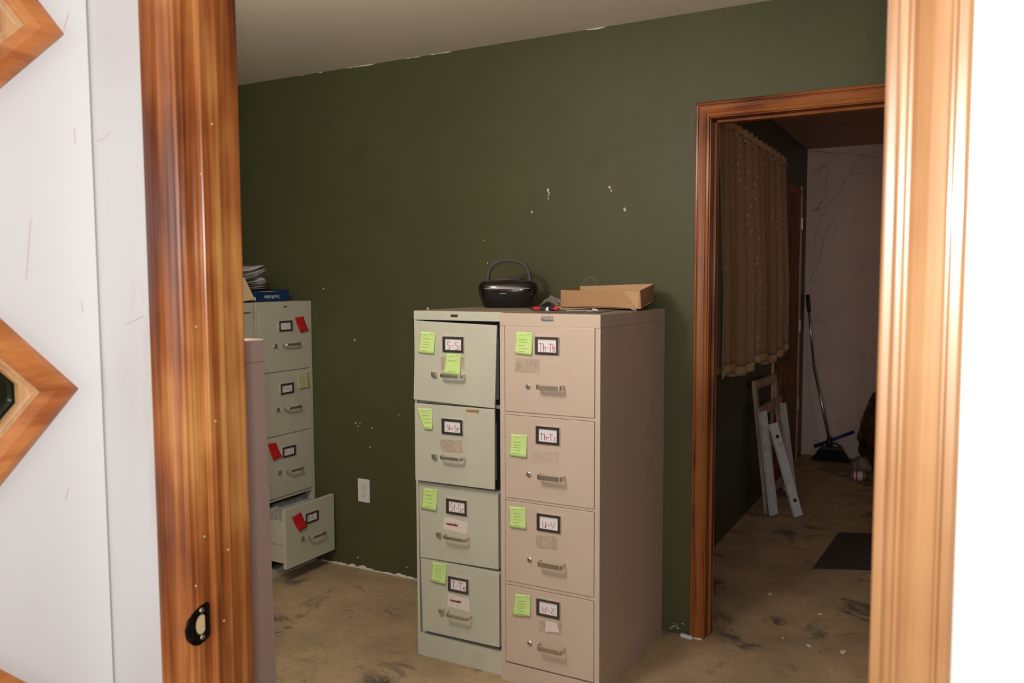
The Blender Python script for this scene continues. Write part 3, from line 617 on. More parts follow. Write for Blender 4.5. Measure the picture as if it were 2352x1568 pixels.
sc.patch(dsg[2], [(1021, 1186), (1074, 1199), (1072, 1227), (1018, 1213)], 0.002, M['tape_white'], 'torn_paper_scrap')
sc.scribble(dsg[2], 1026, 1202, 1050, 1206, 0.003)
sc.patch(dsg[3], [(1029, 1362), (1076, 1375), (1080, 1406), (1027, 1391)], 0.002, M['tape_white'], 'torn_paper_scrap')
sc.scribble(dsg[3], 1035, 1378, 1058, 1382, 0.003)
u, z = sc.pt(1043, 725, 0.003)
MB().box((u-0.015, -0.0035, z-0.0045), (u+0.015, -0.0015, z+0.0045)).build('badge', M['badge_dark'], sc.root, label='small dark maker badge')
# folders glimpsed in the gap beside the crooked drawers
for k, (mm, nm) in enumerate([(M['manila'], 'pale'), (M['dark'], 'black'), (M['manila'], 'pale')]):
    zc = [0.92, 0.80, 0.70][k]; zh = [0.10, 0.06, 0.04][k]

# --- grey-green row along the left wall, fronts facing right
XN = -2.890
NY = 2.812
H3 = 1.335
nc = Cab('filing_cabinet', (XN, NY, 0), PI/2, 0.3765, 0.66, H3, M['greyg'], 'grey-green filing cabinet in the far left corner with its bottom drawer pulled open', base=0.04, panel0=0.345)
corn = [([(598, 717), (708, 709), (711.5, 843), (606, 858)], 'N-O', (655, 748.5), (648, 682), (793, 787), (629, 794), 0.002),
        ([(606, 864), (712, 851), (715.5, 982), (611, 1007)], 'P-Po', (658.5, 892), (652, 684), (938, 931), (635, 940), 0.002),
        ([(611, 1013), (715.5, 989), (719, 1118), (616, 1149)], 'Po-Q', (663, 1036), (656, 688), (1082, 1072), (639, 1084), 0.002)]
ncx = [0.0185, 0.3765-0.017]
for q, t, lc, hx, hy, lk, o_ in corn:
    za = sum(nc.pt(*q[k], o_)[1] for k in (0, 1))/2; zb = sum(nc.pt(*q[k], o_)[1] for k in (2, 3))/2
    e = nc.front([(0, ncx[0], za), (0, ncx[1], za), (0, ncx[1], zb), (0, ncx[0], zb)], o_, 0.02)
    nc.holder(e, lc[0], lc[1], t, o_, 0.088, 0.050, th=0.026, tw=0.056)
    nc.handle(e, hx[0], hx[1], hy, o_, 'latch', lk, round_=True, bar=0.013)
    MB().box((0.016, 0.004, zb-0.016), (0.36, 0.026, zb-0.002)).build('drawer_rail', M['greyg'], nc.root)
OD = 0.0
for k in range(60):                            # how far the bottom drawer is pulled: its width must be that of a drawer
    OD = k*0.01
    a = nc.pt(657, 1170, OD)[0]; c = nc.pt(765, 1135, OD)[0]
    if (a+c)/2 <= (ncx[0]+ncx[1])/2: break
print('bottom drawer pulled', OD, a, c)
q = [(657, 1170.5), (765, 1135), (770, 1261), (662.7, 1307)]
za = sum(nc.pt(*q[k], OD)[1] for k in (0, 1))/2; zb = sum(nc.pt(*q[k], OD)[1] for k in (2, 3))/2
print('z', za, zb)
e = nc.front([(0, ncx[0], za), (0, ncx[1], za), (0, ncx[1], zb), (0, ncx[0], zb)], OD, 0.02, box_depth=0.60, mtl=M['greyg'])
nc.holder(e, 715.5, 1187, 'R-Ri' if 0 else 'R-Ro', OD, 0.088, 0.050, th=0.026, tw=0.050)
nc.handle(e, 707, 740, (1233, 1221), OD, 'latch', (692, 1236), round_=True, bar=0.013)
for k in range(14):                            # files standing in the open drawer
    yy = -OD+0.035+k*0.036+random.uniform(-.004, .004)
    f = MB().box((0.036, 0, 0), (0.342, 0.004, za-zb-0.055), Matrix.Rotation(random.uniform(-.05, .08), 4, 'X')).box((0.05+0.07*(k % 3), 0, za-zb-0.06), (0.12+0.07*(k % 3), 0.003, za-zb-0.045)).build('file_folder', M['manila'], None)
    p = nc.loc+nc.uy*yy; f.location = (p.x, p.y, zb+0.024); f.rotation_euler.z = PI/2
    tag(f, 'pale file folder standing in the open bottom drawer', 'folder', 'file folders in the open drawer')
RD = M['red_note']; RP = M['pencil_red']
nc.note([(677, 729), (697, 726.5), (706, 758), (687, 763.5)], 0.003, RD, 'red sticky note right of the N-O label, top drawer of the corner cabinet', RP, 2, curl=0.01, top=False)
nc.note([(682, 857), (707, 853), (710, 889), (685, 893)], 0.003, M['yellow_note'], 'pale yellow sticky note beside the P-Po label', M['pencil'], 6)
nc.note([(615, 1019), (634, 1016), (645, 1048), (625, 1056.5)], 0.003, RD, 'red sticky note left of the Po-Q label, third drawer of the corner cabinet', RP, 2, curl=0.01, top=False)
nc.note([(670, 1188), (691, 1175.5), (703.5, 1207), (685, 1220.5)], OD+0.001, RD, 'red sticky note on the pulled-out bottom drawer of the corner cabinet', RP, 3, curl=0.01, top=False)
u, z = nc.pt(656, 704, 0.003)
MB().box((u-0.012, -0.003, z-0.0035), (u+0.012, -0.0015, z+0.0035)).build('badge', M['badge'], nc.root)
# its neighbour
n2 = Cab('filing_cabinet', (XN+0.0, NY-0.386, 0), PI/2, 0.3765, 0.66, H3, M['greyg'], 'grey-green filing cabinet mostly hidden behind the pink cabinet and the doorframe')
for k in range(4):
    zt = H3-0.050-k*0.302
    e = n2.front([(0, 0.018, zt), (0, 0.36, zt), (0, 0.36, zt-0.285), (0, 0.018, zt-0.285)], 0.002)
    n2.handle(e, 0, 0, (0, 0), 0.002) if 0 else None
    MB().box((0.14, -0.03, zt-0.17), (0.24, -0.026, zt-0.157)).box((0.14, -0.03, zt-0.17), (0.144, -0.002, zt-0.157)).box((0.236, -0.03, zt-0.17), (0.24, -0.002, zt-0.157)).build('handle', M['steel'], e, 0.001)
# pink cabinet: its side faces the view, its back stands to the near wall
xp, yp = -1.217, 1.204
pk = Cab('filing_cabinet', (xp, yp, 0), PI, 0.3787, yp-YNB-0.022, 1.32, M['pink'], 'tall pinkish cabinet just inside the room, seen as a narrow side behind the left doorframe')
for k in range(4):
    zt = 1.27-k*0.30
    e = pk.front([(0, 0.018, zt), (0, 0.36, zt), (0, 0.36, zt-0.285), (0, 0.018, zt-0.285)], 0.002)
    MB().box((0.14, -0.03, zt-0.17), (0.24, -0.026, zt-0.157)).box((0.14, -0.03, zt-0.17), (0.144, -0.002, zt-0.157)).box((0.236, -0.03, zt-0.17), (0.24, -0.002, zt-0.157)).build('handle', M['steel'], e, 0.001)

pk.root.rotation_euler.y = 0.016; pk.root.location.x += 0.021

# ------------------------------------------------------------------ on the corner cabinet
def X3(x, y, X): return atX(x, y, X)
TZ = H3+0.0009
def blue_box():
    Xb = -2.95; a = X3(574.7, 697, Xb); c = X3(663.5, 694, Xb); hh = 0.075
    root = empty('folder_box', (Xb, (a.y+c.y)/2, TZ), PI/2+0.0); L = (c.y-a.y)/2; D = 0.20; z1 = X3(577, 668, Xb).z-TZ
    tag(root, 'navy blue file folder box lying upside down on the corner cabinet', 'box')
    t = 0.003; n = 12
    def side(y0, nm):
        top = [(-L+2*L*i/n, y0, z1*(1-0.13*math.sin(PI*i/n)**1.5+0.10*(i/n)**3)) for i in range(n+1)]
        MB().prism([(-L, y0, 0.001), (L, y0, 0.001)]+top[::-1], (0, t, 0)).build(nm, M['blue'], root)
    side(0, 'front_wall'); side(D, 'back_wall')
    MB().box((-L, t, 0.001), (-L+t, D, z1)).build('end_wall', M['blue'], root); MB().box((L-t, t, 0.001), (L, D, z1*1.08)).build('end_wall', M['blue'], root)
    MB().box((-L+t, t, 0.001), (L-t, D, 0.004)).build('base', M['blue'], root)
    for k in range(6): MB().box((-L+0.006, 0.02+k*0.028, 0.004), (L-0.006, 0.024+k*0.028, z1*0.93)).build('folder', M['cream'], root)
    text_mesh('printed_text', '3-cut file folders', 0.019, T(0.012, -0.0006, z1*0.42)@XZ@Matrix.Rotation(PI, 4, 'Z')@Matrix.Diagonal((0.82, 1.3, 1, 1)), M['card'], root)
    mb = MB().box((-L+0.004, -0.0006, 0.006), (-L+0.036, -0.0001, z1*0.42)); mb.build('barcode_panel', M['card'], root)
    mb = MB()
    for k in range(8): mb.box((-L+0.008+k*0.003, -0.0009, 0.012), (-L+0.008+k*0.003+random.choice((0.0008, 0.0015)), -0.0005, z1*0.36))
    mb.build('barcode_bars', M['slot'], root)
blue_box()
# paper stack, crumpled tissue, cream envelope
root = empty('paper_stack', (-3.07, 2.85, TZ)); tag(root, 'messy stack of curled white papers on the left-wall cabinets', 'paper')
rn = random.Random(21)
for k in range(14):
    z = 0.085+k*0.0062; dx = rn.uniform(-.012, .012); tip = 0.115+rn.uniform(-.02, .02)+(0.02 if k < 5 else 0); P = []
    for i in range(9):
        v = i/8; P.append([(-0.09+0.18*j/3+dx, -0.16+(tip+0.16)*v, z-0.020*math.sin(PI*v)*(0.5+k/20)-(0.030-0.004*k if k < 5 else 0.0)*v+0.010*v*v) for j in range(4)])
    MB().grid(P).build('sheet', M['paper'], root, smooth=True, solid=0.0012)
MB().box((-0.10, -0.17, 0), (0.10, -0.025, 0.078)).build('bottom_pile', M['navy'], root, 0.002)
def crumple(name, loc, rad, m, label, cat, sz=(1, 1, 1), seed=1, sub=3, amp=0.45):
    bm = bmesh.new(); bmesh.ops.create_icosphere(bm, subdivisions=sub, radius=1); rn = random.Random(seed)
    dirs = [Vector((rn.uniform(-1, 1), rn.uniform(-1, 1), rn.uniform(-1, 1))).normalized() for _ in range(26)]; hs = [rn.uniform(0.6, 1.0) for _ in dirs]
    for v in bm.verts:
        r = 1.0
        for d, h_ in zip(dirs, hs):
            q = v.co.normalized().dot(d); r = min(r, (1-amp+amp*h_)/max(q, 0.2)) if q > 0.2 else r
        v.co = v.co.normalized()*r*(1+rn.uniform(-.05, .05)); v.co.x *= rad*sz[0]; v.co.y *= rad*sz[1]; v.co.z *= rad*sz[2]
    me = bpy.data.meshes.new(name); bm.to_mesh(me); bm.free(); me.materials.append(m)
    o = bpy.data.objects.new(name, me); COL.objects.link(o); o.location = loc; tag(o, label, cat); return o
p = X3(596, 648, -3.03)
crumple('crumpled_tissue', (-3.03, p.y, p.z+0.006), 0.030, M['paper'], 'crumpled white tissue beside the stack of papers, above the blue box', 'paper', (1, 1.1, 0.75), 5)
MB().box((-0.06, -0.06, 0), (0.06, 0.05, 0.006), Matrix.Rotation(-0.1, 4, 'Y')).build('tmp', M['cream'])
en = bpy.data.objects['tmp']; en.name = 'envelope'; pe = X3(560, 664, -2.95); en.location = (-2.93, pe.y-0.045, pe.z-0.005); tag(en, 'cream envelope leaning on the papers left of the blue box', 'envelope'); en.rotation_euler = (0.25, 1.1, 0)

# ------------------------------------------------------------------ boombox
def boombox():
    c = Vector((-1.640, 2.985, 1.3229)); root = empty('boombox', c, 0.40); root.scale = (0.965, 0.965, 0.965); tag(root, 'small black portable stereo with an arched handle on the cabinets', 'radio')
    W, D = 0.127, 0.075
    prof = [(0.0, 0.80, 0.80), (0.004, 0.83, 0.84), (0.03, 0.91, 0.92), (0.06, 0.98, 0.98), (0.082, 1.0, 1.0), (0.094, 0.985, 0.97), (0.104, 0.93, 0.88), (0.110, 0.86, 0.78)]
    def ring(z, a, b2, n=48):
        out = []
        for k in range(n):
            t = 2*PI*k/n; cx, sy = math.cos(t), math.sin(t); e = 0.55
            out.append((W*a*math.copysign(abs(cx)**e, cx), D*b2*math.copysign(abs(sy)**e, sy), z))
        return out
    n = 48; V = []; F = []
    for q in prof: V += ring(*q)
    for i in range(len(prof)-1):
        for k in range(n): F.append((i*n+k, i*n+(k+1) % n, (i+1)*n+(k+1) % n, (i+1)*n+k))
    F.append(tuple(range(n))[::-1]); MB().add(V, F).build('body', M['black'], root, smooth=True)
    V = []; F = []
    tops = [(0.1095, 0.865, 0.79), (0.113, 0.80, 0.70), (0.116, 0.55, 0.50), (0.1165, 0.1, 0.1)]
    for q in tops: V += ring(*q)
    for i in range(len(tops)-1):
        for k in range(n): F.append((i*n+k, i*n+(k+1) % n, (i+1)*n+(k+1) % n, (i+1)*n+k))
    F.append(tuple(range((len(tops)-1)*n, len(tops)*n))); MB().add(V, F).build('top_panel', M['dustyb'], root, smooth=True)
    V = []; F = []; n = 40
    for z, r in ((0.114, 0.068), (0.121, 0.067), (0.126, 0.060), (0.1275, 0.03)):
        for k in range(n): t = 2*PI*k/n; V.append((r*math.cos(t), r*0.86*math.sin(t)-0.004, z))
    for i in range(3):
        for k in range(n): F.append((i*n+k, i*n+(k+1) % n, (i+1)*n+(k+1) % n, (i+1)*n+k))
    F += [tuple(range(n))[::-1], tuple(range(3*n, 4*n))]; MB().add(V, F).build('disc_lid', M['dustyb'], root, smooth=True)
    # arched flat handle
    pts = []; N = 28
    for i in range(N+1):
        t = PI*(1.06-1.12*i/N); cx, sy = math.cos(t), math.sin(t)
        pts.append((0.090*math.copysign(abs(cx)**0.75, cx), 0.104+0.096*math.copysign(abs(max(sy, -1))**0.75, sy)))
    V = []; 
    for i, (x, z) in enumerate(pts):
        a = pts[max(0, i-1)]; b2 = pts[min(N, i+1)]; dx, dz_ = b2[0]-a[0], b2[1]-a[1]; l = math.hypot(dx, dz_); nx, nz = -dz_/l, dx/l; th = 0.0075; hw = 0.015
        for s1, s2 in ((1, -1), (1, 1), (-1, 1), (-1, -1)): V.append((x+nx*th*s1, s2*hw+0.004, z+nz*th*s1))
    F = []
    for i in range(N):
        for j in range(4): F.append((i*4+j, i*4+(j+1) % 4, (i+1)*4+(j+1) % 4, (i+1)*4+j))
    F += [(3, 2, 1, 0), (N*4, N*4+1, N*4+2, N*4+3)]; MB().add(V, F).build('handle', M['blackm'], root, 0.002)
    # silver line, curved along the front
    P = []
    for i in range(25):
        t = math.radians(270-38+76*i/24); cx, sy = math.cos(t), math.sin(t); e = 0.55; hz = 0.0030*math.sin(PI*i/24)**0.5+0.0003
        x = W*1.008*math.copysign(abs(cx)**e, cx); y = D*1.012*math.copysign(abs(sy)**e, sy)
        P.append([(x, y, 0.081-hz), (x, y-0.0014, 0.081), (x, y, 0.081+hz)])
    MB().grid(P).build('trim_strip', M['silver'], root, solid=0.001)
    mb = MB()
    for k in range(7): mb.box((-0.030+k*0.004, -D*0.985-0.0016, 0.0585), (-0.030+k*0.004+0.0028, -D*0.95, 0.0602))
    mb.build('brand_marking', M['silver'], root)
    for sx in (-1, 1):
        for k in range(2): MB().tube([(sx*0.07, 0.01+k*0.03, 0.109), (sx*0.07, 0.01+k*0.03, 0.1185)], 0.006, 12).build('button', M['dustyb'], root)
boombox()

# ------------------------------------------------------------------ kraft tray and oddments on the beige cabinet
def tray():
    P = {'FLb': atY(1288, 704, 2.99), 'FRb': atY(1472, 709, 2.86), 'BRb': atY(1501, 692, 3.09), 'FLt': atY(1288.6, 665.6, 2.98), 'FRt': atY(1470, 667, 2.855), 'BRt': atY(1503, 651.5, 3.09), 'BLt': atY(1332, 657, 3.165)}
    P['BLb'] = Vector((P['BLt'].x, P['BLt'].y-0.005, 1.328))
    c = Vector(((P['FLb'].x+P['BRb'].x)/2, 3.0, 1.3215)); root = empty('paper_tray', c); tag(root, 'open brown kraft paper tray on top of the beige cabinet', 'tray')
    for k in P:
        P[k] = P[k]-c
        if k[-1] == 'b': P[k].z = max(P[k].z, 0.0065)
    def wall(a, b2, at, bt, nm, dip=0.0, m=M['kraft']):
        n = 12; g = []
        for j in range(5):
            v = j/4; row = []
            for i in range(n+1):
                u = i/n; lo = P[a].lerp(P[b2], u); hi = P[at].lerp(P[bt], u); hi = hi-Vector((0, 0, dip*math.sin(PI*min(1, u*1.3))*0.7)); lo = lo+Vector((0, 0, 0.004*math.sin(PI*u)))
                row.append(lo.lerp(hi, v))
            g.append(row)
        return MB().grid(g).build(nm, m, root, solid=0.0014)
    wall('FLb', 'FRb', 'FLt', 'FRt', 'front_wall', 0.003); wall('FRb', 'BRb', 'FRt', 'BRt', 'side_wall'); wall('BRb', 'BLb', 'BRt', 'BLt', 'back_wall', 0, M['kraftl']); wall('BLb', 'FLb', 'BLt', 'FLt', 'side_wall', 0.003)
    MB().add([P['FLb'], P['FRb'], P['BRb'], P['BLb']], [(0, 1, 2, 3)]).build('base', M['kraft'], root, solid=0.0014)
    # creased triangular flap at the right end of the front
    a = P['FRb'].lerp(P['FLb'], 0.03); b2 = P['FRt'].lerp(P['FLt'], 0.0); c2 = P['FRt'].lerp(P['FLt'], 0.19); off = Vector((-0.0005, -0.0022, 0))
    MB().prism([a+off, b2+off-Vector((0, 0, 0.001)), c2+off-Vector((0, 0, 0.003))], (0, 0.0006, 0)).build('folded_flap', M['kraftl'], root)
tray()
ZT = 1.3209
def sheet(name, px, m, label, cat='paper', z=ZT, th=0.0006, wob=0.001):
    P = [atZ(x, y, z) for x, y in px]; c = sum(P, Vector())/len(P)
    o = MB().prism([p-c for p in P], (0, 0, th)).build(name, m); o.location = c; tag(o, label, cat); return o
def rect_on(name, cx, cy, lx, ly, rz, m, label, cat='paper', z=ZT, th=0.0006):
    n = 6; g = [[(lx*(i/n-0.5), ly*(j/n-0.5), th+0.0012*abs(math.sin(i*1.3+j*0.9))) for i in range(n+1)] for j in range(n+1)]
    o = MB().grid(g).build(name, m, None, solid=th); o.location = (cx, cy, z+th*0.6); o.rotation_euler.z = rz; tag(o, label, cat); return o
rect_on('newspaper_sheet', -1.235, 2.76, 0.24, 0.30, 0.12, mat('grey_newsprint', (0.20, 0.19, 0.18), 0.6, var=0.45, scale=35), 'dark printed sheet lying flat under the markers on the beige cabinet')
rect_on('paper_sheet', -1.33, 2.92, 0.16, 0.20, -0.2, M['cream'], 'cream paper sheet lying between the stereo and the tray', z=ZT+0.002)
rect_on('paper_sheet', -1.19, 2.70, 0.10, 0.05, 0.25, M['card'], 'small white paper strip in front of the brown tray', z=ZT+0.0025)
# markers
def marker(name, xa, xb, y, Y, cols, label):
    z = ZT+0.010; a = atY(xa, y, Y); b2 = atY(xb, y, Y); a.z = b2.z = z; L = (b2-a).length
    root = empty(name, ((a.x+b2.x)/2, Y, z)); tag(root, label, 'marker'); d = (b2-a).normalized()
    for nm, t0, t1, r0_, r1_, m in cols:
        p0 = d*(L*(t0-0.5)); p1 = d*(L*(t1-0.5)); MB().tube([p0, p0.lerp(p1, 0.5), p1], [r0_, max(r0_, r1_), r1_], 14).build(nm, m, root, smooth=False)
marker('marker_pen', 1218, 1250, 711.5, 2.70, [('tip', 0.0, 0.28, 0.003, 0.0066, M['blackm']), ('barrel', 0.28, 0.75, 0.0078, 0.0078, M['redp']), ('cap', 0.75, 1.0, 0.0072, 0.006, M['blackm'])], 'left marker with a red barrel and black ends on the beige cabinet')
marker('marker_pen', 1261, 1285.5, 711.5, 2.70, [('barrel', 0.0, 0.5, 0.0066, 0.0076, M['navy']), ('cap', 0.5, 0.85, 0.0076, 0.0072, M['redp']), ('tip', 0.85, 1.0, 0.006, 0.0025, M['redp'])], 'right marker with a dark barrel and red cap on the beige cabinet')
p = atY(1255, 711, 2.70)
o = MB().tube([(0, 0, -0.0), (0, 0, 0.006), (0, 0, 0.012), (0, 0, 0.0155)], [0.009, 0.0095, 0.008, 0.004], 16).build('bottle_cap', M['card'], None, smooth=True); o.location = (p.x, 2.715, ZT); tag(o, 'small white plastic cap between the two markers', 'cap')
for x, y, Y, lab_ in ((1254, 702, 2.95, 'scrap of white paper behind the markers'), (1366, 708, 2.76, 'small white paper tag in front of the tray'), (1481, 705, 2.88, 'white paper scrap by the right end of the tray')):
    p = atY(x, y, Y); o = MB().prism([(-0.010, -0.004, 0), (0.010, -0.006, 0), (0.012, 0.004, 0.0), (-0.008, 0.006, 0)], (0, 0, 0.0015)).build('paper_scrap', M['card']); o.location = (max(-1.40, min(-1.06, p.x)), Y, ZT+0.006); o.rotation_euler = (0.5, 0.2, 0.4); tag(o, lab_, 'paper')
# clear plastic bag behind the tray with a looping strap
root = empty('plastic_bag', (-1.48, 3.06, ZT)); tag(root, 'crumpled clear plastic packaging behind the left end of the tray', 'packaging')
rn = random.Random(3); g = []
for i in range(9):
    row = []
    for j in range(9):
        u, v = i/8-0.5, j/8-0.5; row.append((0.085*u+rn.uniform(-.006, .006), 0.06*v+rn.uniform(-.004, .004), 0.012+0.035*(1-4*u*u)*(1-3*v*v)+rn.uniform(-.007, .007)))
    g.append(row)
MB().grid(g).build('film', M['clear'], root, solid=0.0008)
a = [atY(x, y, 3.183)-Vector((-1.48, 3.06, ZT)) for x, y in [(1334, 660), (1340, 648), (1348, 640), (1354, 636), (1361, 637), (1366, 642), (1369, 650), (1370, 660), (1371, 672)]]
MB().tube(a, 0.0016, 8).build('strap', M['clear'], root, smooth=True)
p = atY(1279, 696, 3.06); root = bpy.data.objects['plastic_bag']
o = MB().tube([(-0.03, 0, 0.009), (-0.01, 0, 0.012), (0.03, 0.0, 0.010)], [0.006, 0.009, 0.008], 12).build('leather_strap_end', mat('brown_leather', (0.12, 0.05, 0.025), 0.5), None, smooth=True); o.location = (p.x+0.01, 3.05, ZT); o.name = 'leather_pouch'; tag(o, 'small dark brown leather pouch left of the tray', 'pouch')

# ------------------------------------------------------------------ wall outlet
p0 = atY(823, 1098, YW); p1 = atY(850, 1154, YW); c = (p0+p1)/2
root = empty('wall_outlet', (c.x, YW, c.z)); tag(root, 'white double electrical outlet on the green wall', 'outlet')
MB().box((-0.036, -0.005, -0.058), (0.036, 0, 0.058)).build('cover_plate', M['outlet'], root, 0.002, seg=3)
for s_ in (1, -1):
    z = 0.0205*s_
    V = [(0.0155*math.cos(t)*1.02, -0.0068, z+max(-0.0125, min(0.0125, 0.0155*math.sin(t)))) for t in [k*PI/12 for k in range(24)]]
    e = MB().prism(V, (0, 0.003, 0)).build('receptacle', M['outlet'], root, 0.0008)
    rim = MB(); rim.tube([Vector(v)+Vector((0, 0.0017, 0)) for v in V+[V[0]]], 0.0009, 6, False); rim.build('receptacle_gap', M['pencil'], e)
    MB().box((-0.0068, -0.0072, z-0.001), (-0.0050, -0.0066, z+0.008)).box((0.0048, -0.0072, z-0.001), (0.0066, -0.0066, z+0.007)).build('blade_slot', M['slot'], e)
    MB().tube([(0, -0.0066, z-0.007), (0, -0.0073, z-0.007)], 0.0026, 10).build('ground_slot', M['slot'], e)
MB().tube([(0, -0.005, 0), (0, -0.0066, 0)], [0.003, 0.0024], 12).build('screw', M['steel'], root)

# ------------------------------------------------------------------ far room
XCU = XF+0.055
# window behind the curtain
ya = atX(1672, 500, XF).y; yb = atX(1800, 500, XF).y
w1 = S(empty('window_1', (XF, (ya+yb)/2, 0)))
L = (yb-ya)/2-0.05; zb_, zt_ = 1.10, 1.95
for a, c in (((-0.0, -L-0.05, zb_-0.05), (0.018, L+0.05, zb_)), ((0, -L-0.05, zt_), (0.018, L+0.05, zt_+0.05)), ((0, -L-0.05, zb_), (0.018, -L, zt_)), ((0, L, zb_), (0.018, L+0.05, zt_)), ((0, -L, (zb_+zt_)/2-0.015), (0.014, L, (zb_+zt_)/2+0.015))):
    MB().box(a, c).build('window_frame', M['wooddoor'], w1, 0.002)
MB().box((0.001, -L, zb_), (0.004, L, zt_)).build('pane', M['darkglass'], w1)
# curtain
def curtain():
    p0 = atX(1662, 300, XCU); p1 = atX(1806, 372, XCU)
    y0, y1 = p0.y-0.10, p1.y; zr = (atX(1700, 318, XCU).z+p1.z)/2; print('curtain', y0, y1, zr, p0.z, p1.z)
    b0 = atX(1682, 862, XCU); b1 = atX(1822, 800, XCU); print('hem', b0, b1)
    root = empty('lace_curtain', (XCU, (y0+y1)/2, 0)); tag(root, 'gathered brown lace curtain with a leaf pattern in the back room', 'curtain')
    cy = (y0+y1)/2; zb2 = (b0.z+b1.z)/2
    ztop = zr+0.0; N = 220; Mv = 40; W = y1-y0
    def surf(u, v):                              # v 0 top .. 1 bottom
        y = y0+W*u*(1+0.03*v)-cy; a = 0.010+0.026*min(1, v*1.6)
        x = a*(math.sin(u*2*PI*8.5+0.6*math.sin(v*2))+0.35*math.sin(u*2*PI*19+1.3))
        sc = 0.025*math.sin(u*2*PI*2.3+0.4)+0.008*math.sin(u*2*PI*8.5)
        return Vector((x, y+0.010*math.sin(u*41+v*2), ztop*(1-v)+(zb2+sc*v)*v))
    g = [[surf(i/N, j/Mv*0.965) for i in range(N+1)] for j in range(Mv+1)]
    MB().grid(g).build('drape', M['curtain'], root, smooth=True, solid=0.001)
    g = [[surf(i/N, 0.963+j*0.0125)+Vector((0.002, 0, 0)) for i in range(N+1)] for j in range(4)]
    MB().grid(g).build('hem', M['hem'], root, smooth=True, solid=0.002)
    # ruffled heading above the rod pocket
    g = []
    for j in range(7):
        v = j/6; g.append([Vector((0.0035*math.sin(u*2*PI*47)*(0.4+abs(v-0.4))+0.004*math.sin(u*97), y0+W*u-cy, ztop-0.024+0.070*v+0.006*math.sin(u*2*PI*13)*v)) for u in [i/400 for i in range(401)]])
    MB().grid(g).build('ruffled_heading', M['hem'], root, smooth=True, solid=0.001)
    MB().tube([(0.0, y0-cy-0.02, ztop), (0, y1-cy+0.02, ztop)], 0.007, 10).build('curtain_rod', M['steel'], root)
    MB().tube([(0, y1-cy+0.015, ztop), (XF-XCU, y1-cy+0.015, ztop)], 0.005, 8).build('rod_bracket', M['steel'], root)
    mb = MB(); rn = random.Random(11)
    for k in range(9):                          # vines of paired leaves
        u = 0.04+k*0.113+rn.uniform(-.015, .015); v = 0.02
        while v < 0.94:
            for s_ in (-1, 1):
                uu = u+s_*0.016+rn.uniform(-.003, .003); vv = v+rn.uniform(-.004, .004)
                if not 0.005 < uu < 0.99: continue
                c0 = surf(uu, vv); eps = 0.004
                tu = (surf(uu+eps, vv)-c0).normalized(); tv = (surf(uu, min(1, vv+eps))-c0).normalized(); nn = tv.cross(tu).normalized()
                if nn.x < 0: nn = -nn
                ax = (tu*s_*0.75-tv*0.9).normalized(); bx_ = nn.cross(ax); ln = 0.031*rn.uniform(.75, 1.15); wd = 0.0062; c1 = c0+nn*0.0022
                mb.add([c1-ax*ln/2, c1+bx_*wd, c1+ax*ln*0.15+bx_*wd*0.9, c1+ax*ln/2, c1+ax*ln*0.15-bx_*wd*0.9, c1-bx_*wd], [(0, 1, 2, 3, 4, 5)])
            v += 0.030+rn.uniform(0, .016)+(0.03 if rn.random() < 0.18 else 0)
            u += rn.uniform(-.012, .012)
    mb.build('leaf_pattern', M['leafl'], root, kind='stuff')
curtain()
# wooden door in the far left wall with its casing
yA = atX(1774, 900, XF+0.01).y; yB_ = atX(1838, 700, XF+0.01).y; zt = atX(1838, 435, XF+0.01).z
print('far door', yA, yB_, zt)
d4 = S(empty('door_4', (XF, yA, 0)))
MB().box((0.0, 0, 0), (0.014, 0.045, zt)).build('casing', M['woodraw'], d4, 0.002)
MB().box((0.0, yB_-yA-0.05, 0), (0.014, yB_-yA, zt+0.03)).build('casing', M['woodraw'], d4, 0.002)
MB().box((0.0, 0, zt-0.05), (0.012, yB_-yA-0.05, zt)).build('casing', M['woodx2'], d4, 0.002)
MB().box((0.001, 0.045, 0.01), (0.006, yB_-yA-0.05, zt-0.05)).build('door_leaf', M['wooddoor'], d4)
dw = yB_-yA-0.095
for k, (a, c) in enumerate(((0.10, 0.62), (0.74, 1.30), (1.42, 1.80))):
    for s_ in range(2):
        y0 = 0.045+0.06+s_*(dw/2-0.01); MB().box((0.006, y0, a), (0.013, y0+dw/2-0.11, min(c, zt-0.12))).build('door_panel', M['wooddoor'], d4, 0.004)
for y in (512, 748, 925):
    z = atX(1837, y, XF+0.02).z; MB().box((0.012, yB_-yA-0.062, z-0.045), (0.018, yB_-yA-0.030, z+0.045)).tube([(0.02, yB_-yA-0.048, z-0.045), (0.02, yB_-yA-0.048, z+0.045)], 0.006, 8).build('hinge', M['steel'], d4)
z = atX(1790, 808, XF+0.05).z; MB().tube([(0.012, 0.10, z), (0.045, 0.10, z)], [0.012, 0.010], 12).tube([(0.04, 0.10, z), (0.052, 0.10, z), (0.066, 0.10, z), (0.072, 0.10, z)], [0.016, 0.026, 0.024, 0.012], 16).build('door_knob', M['silver'], d4, smooth=True)

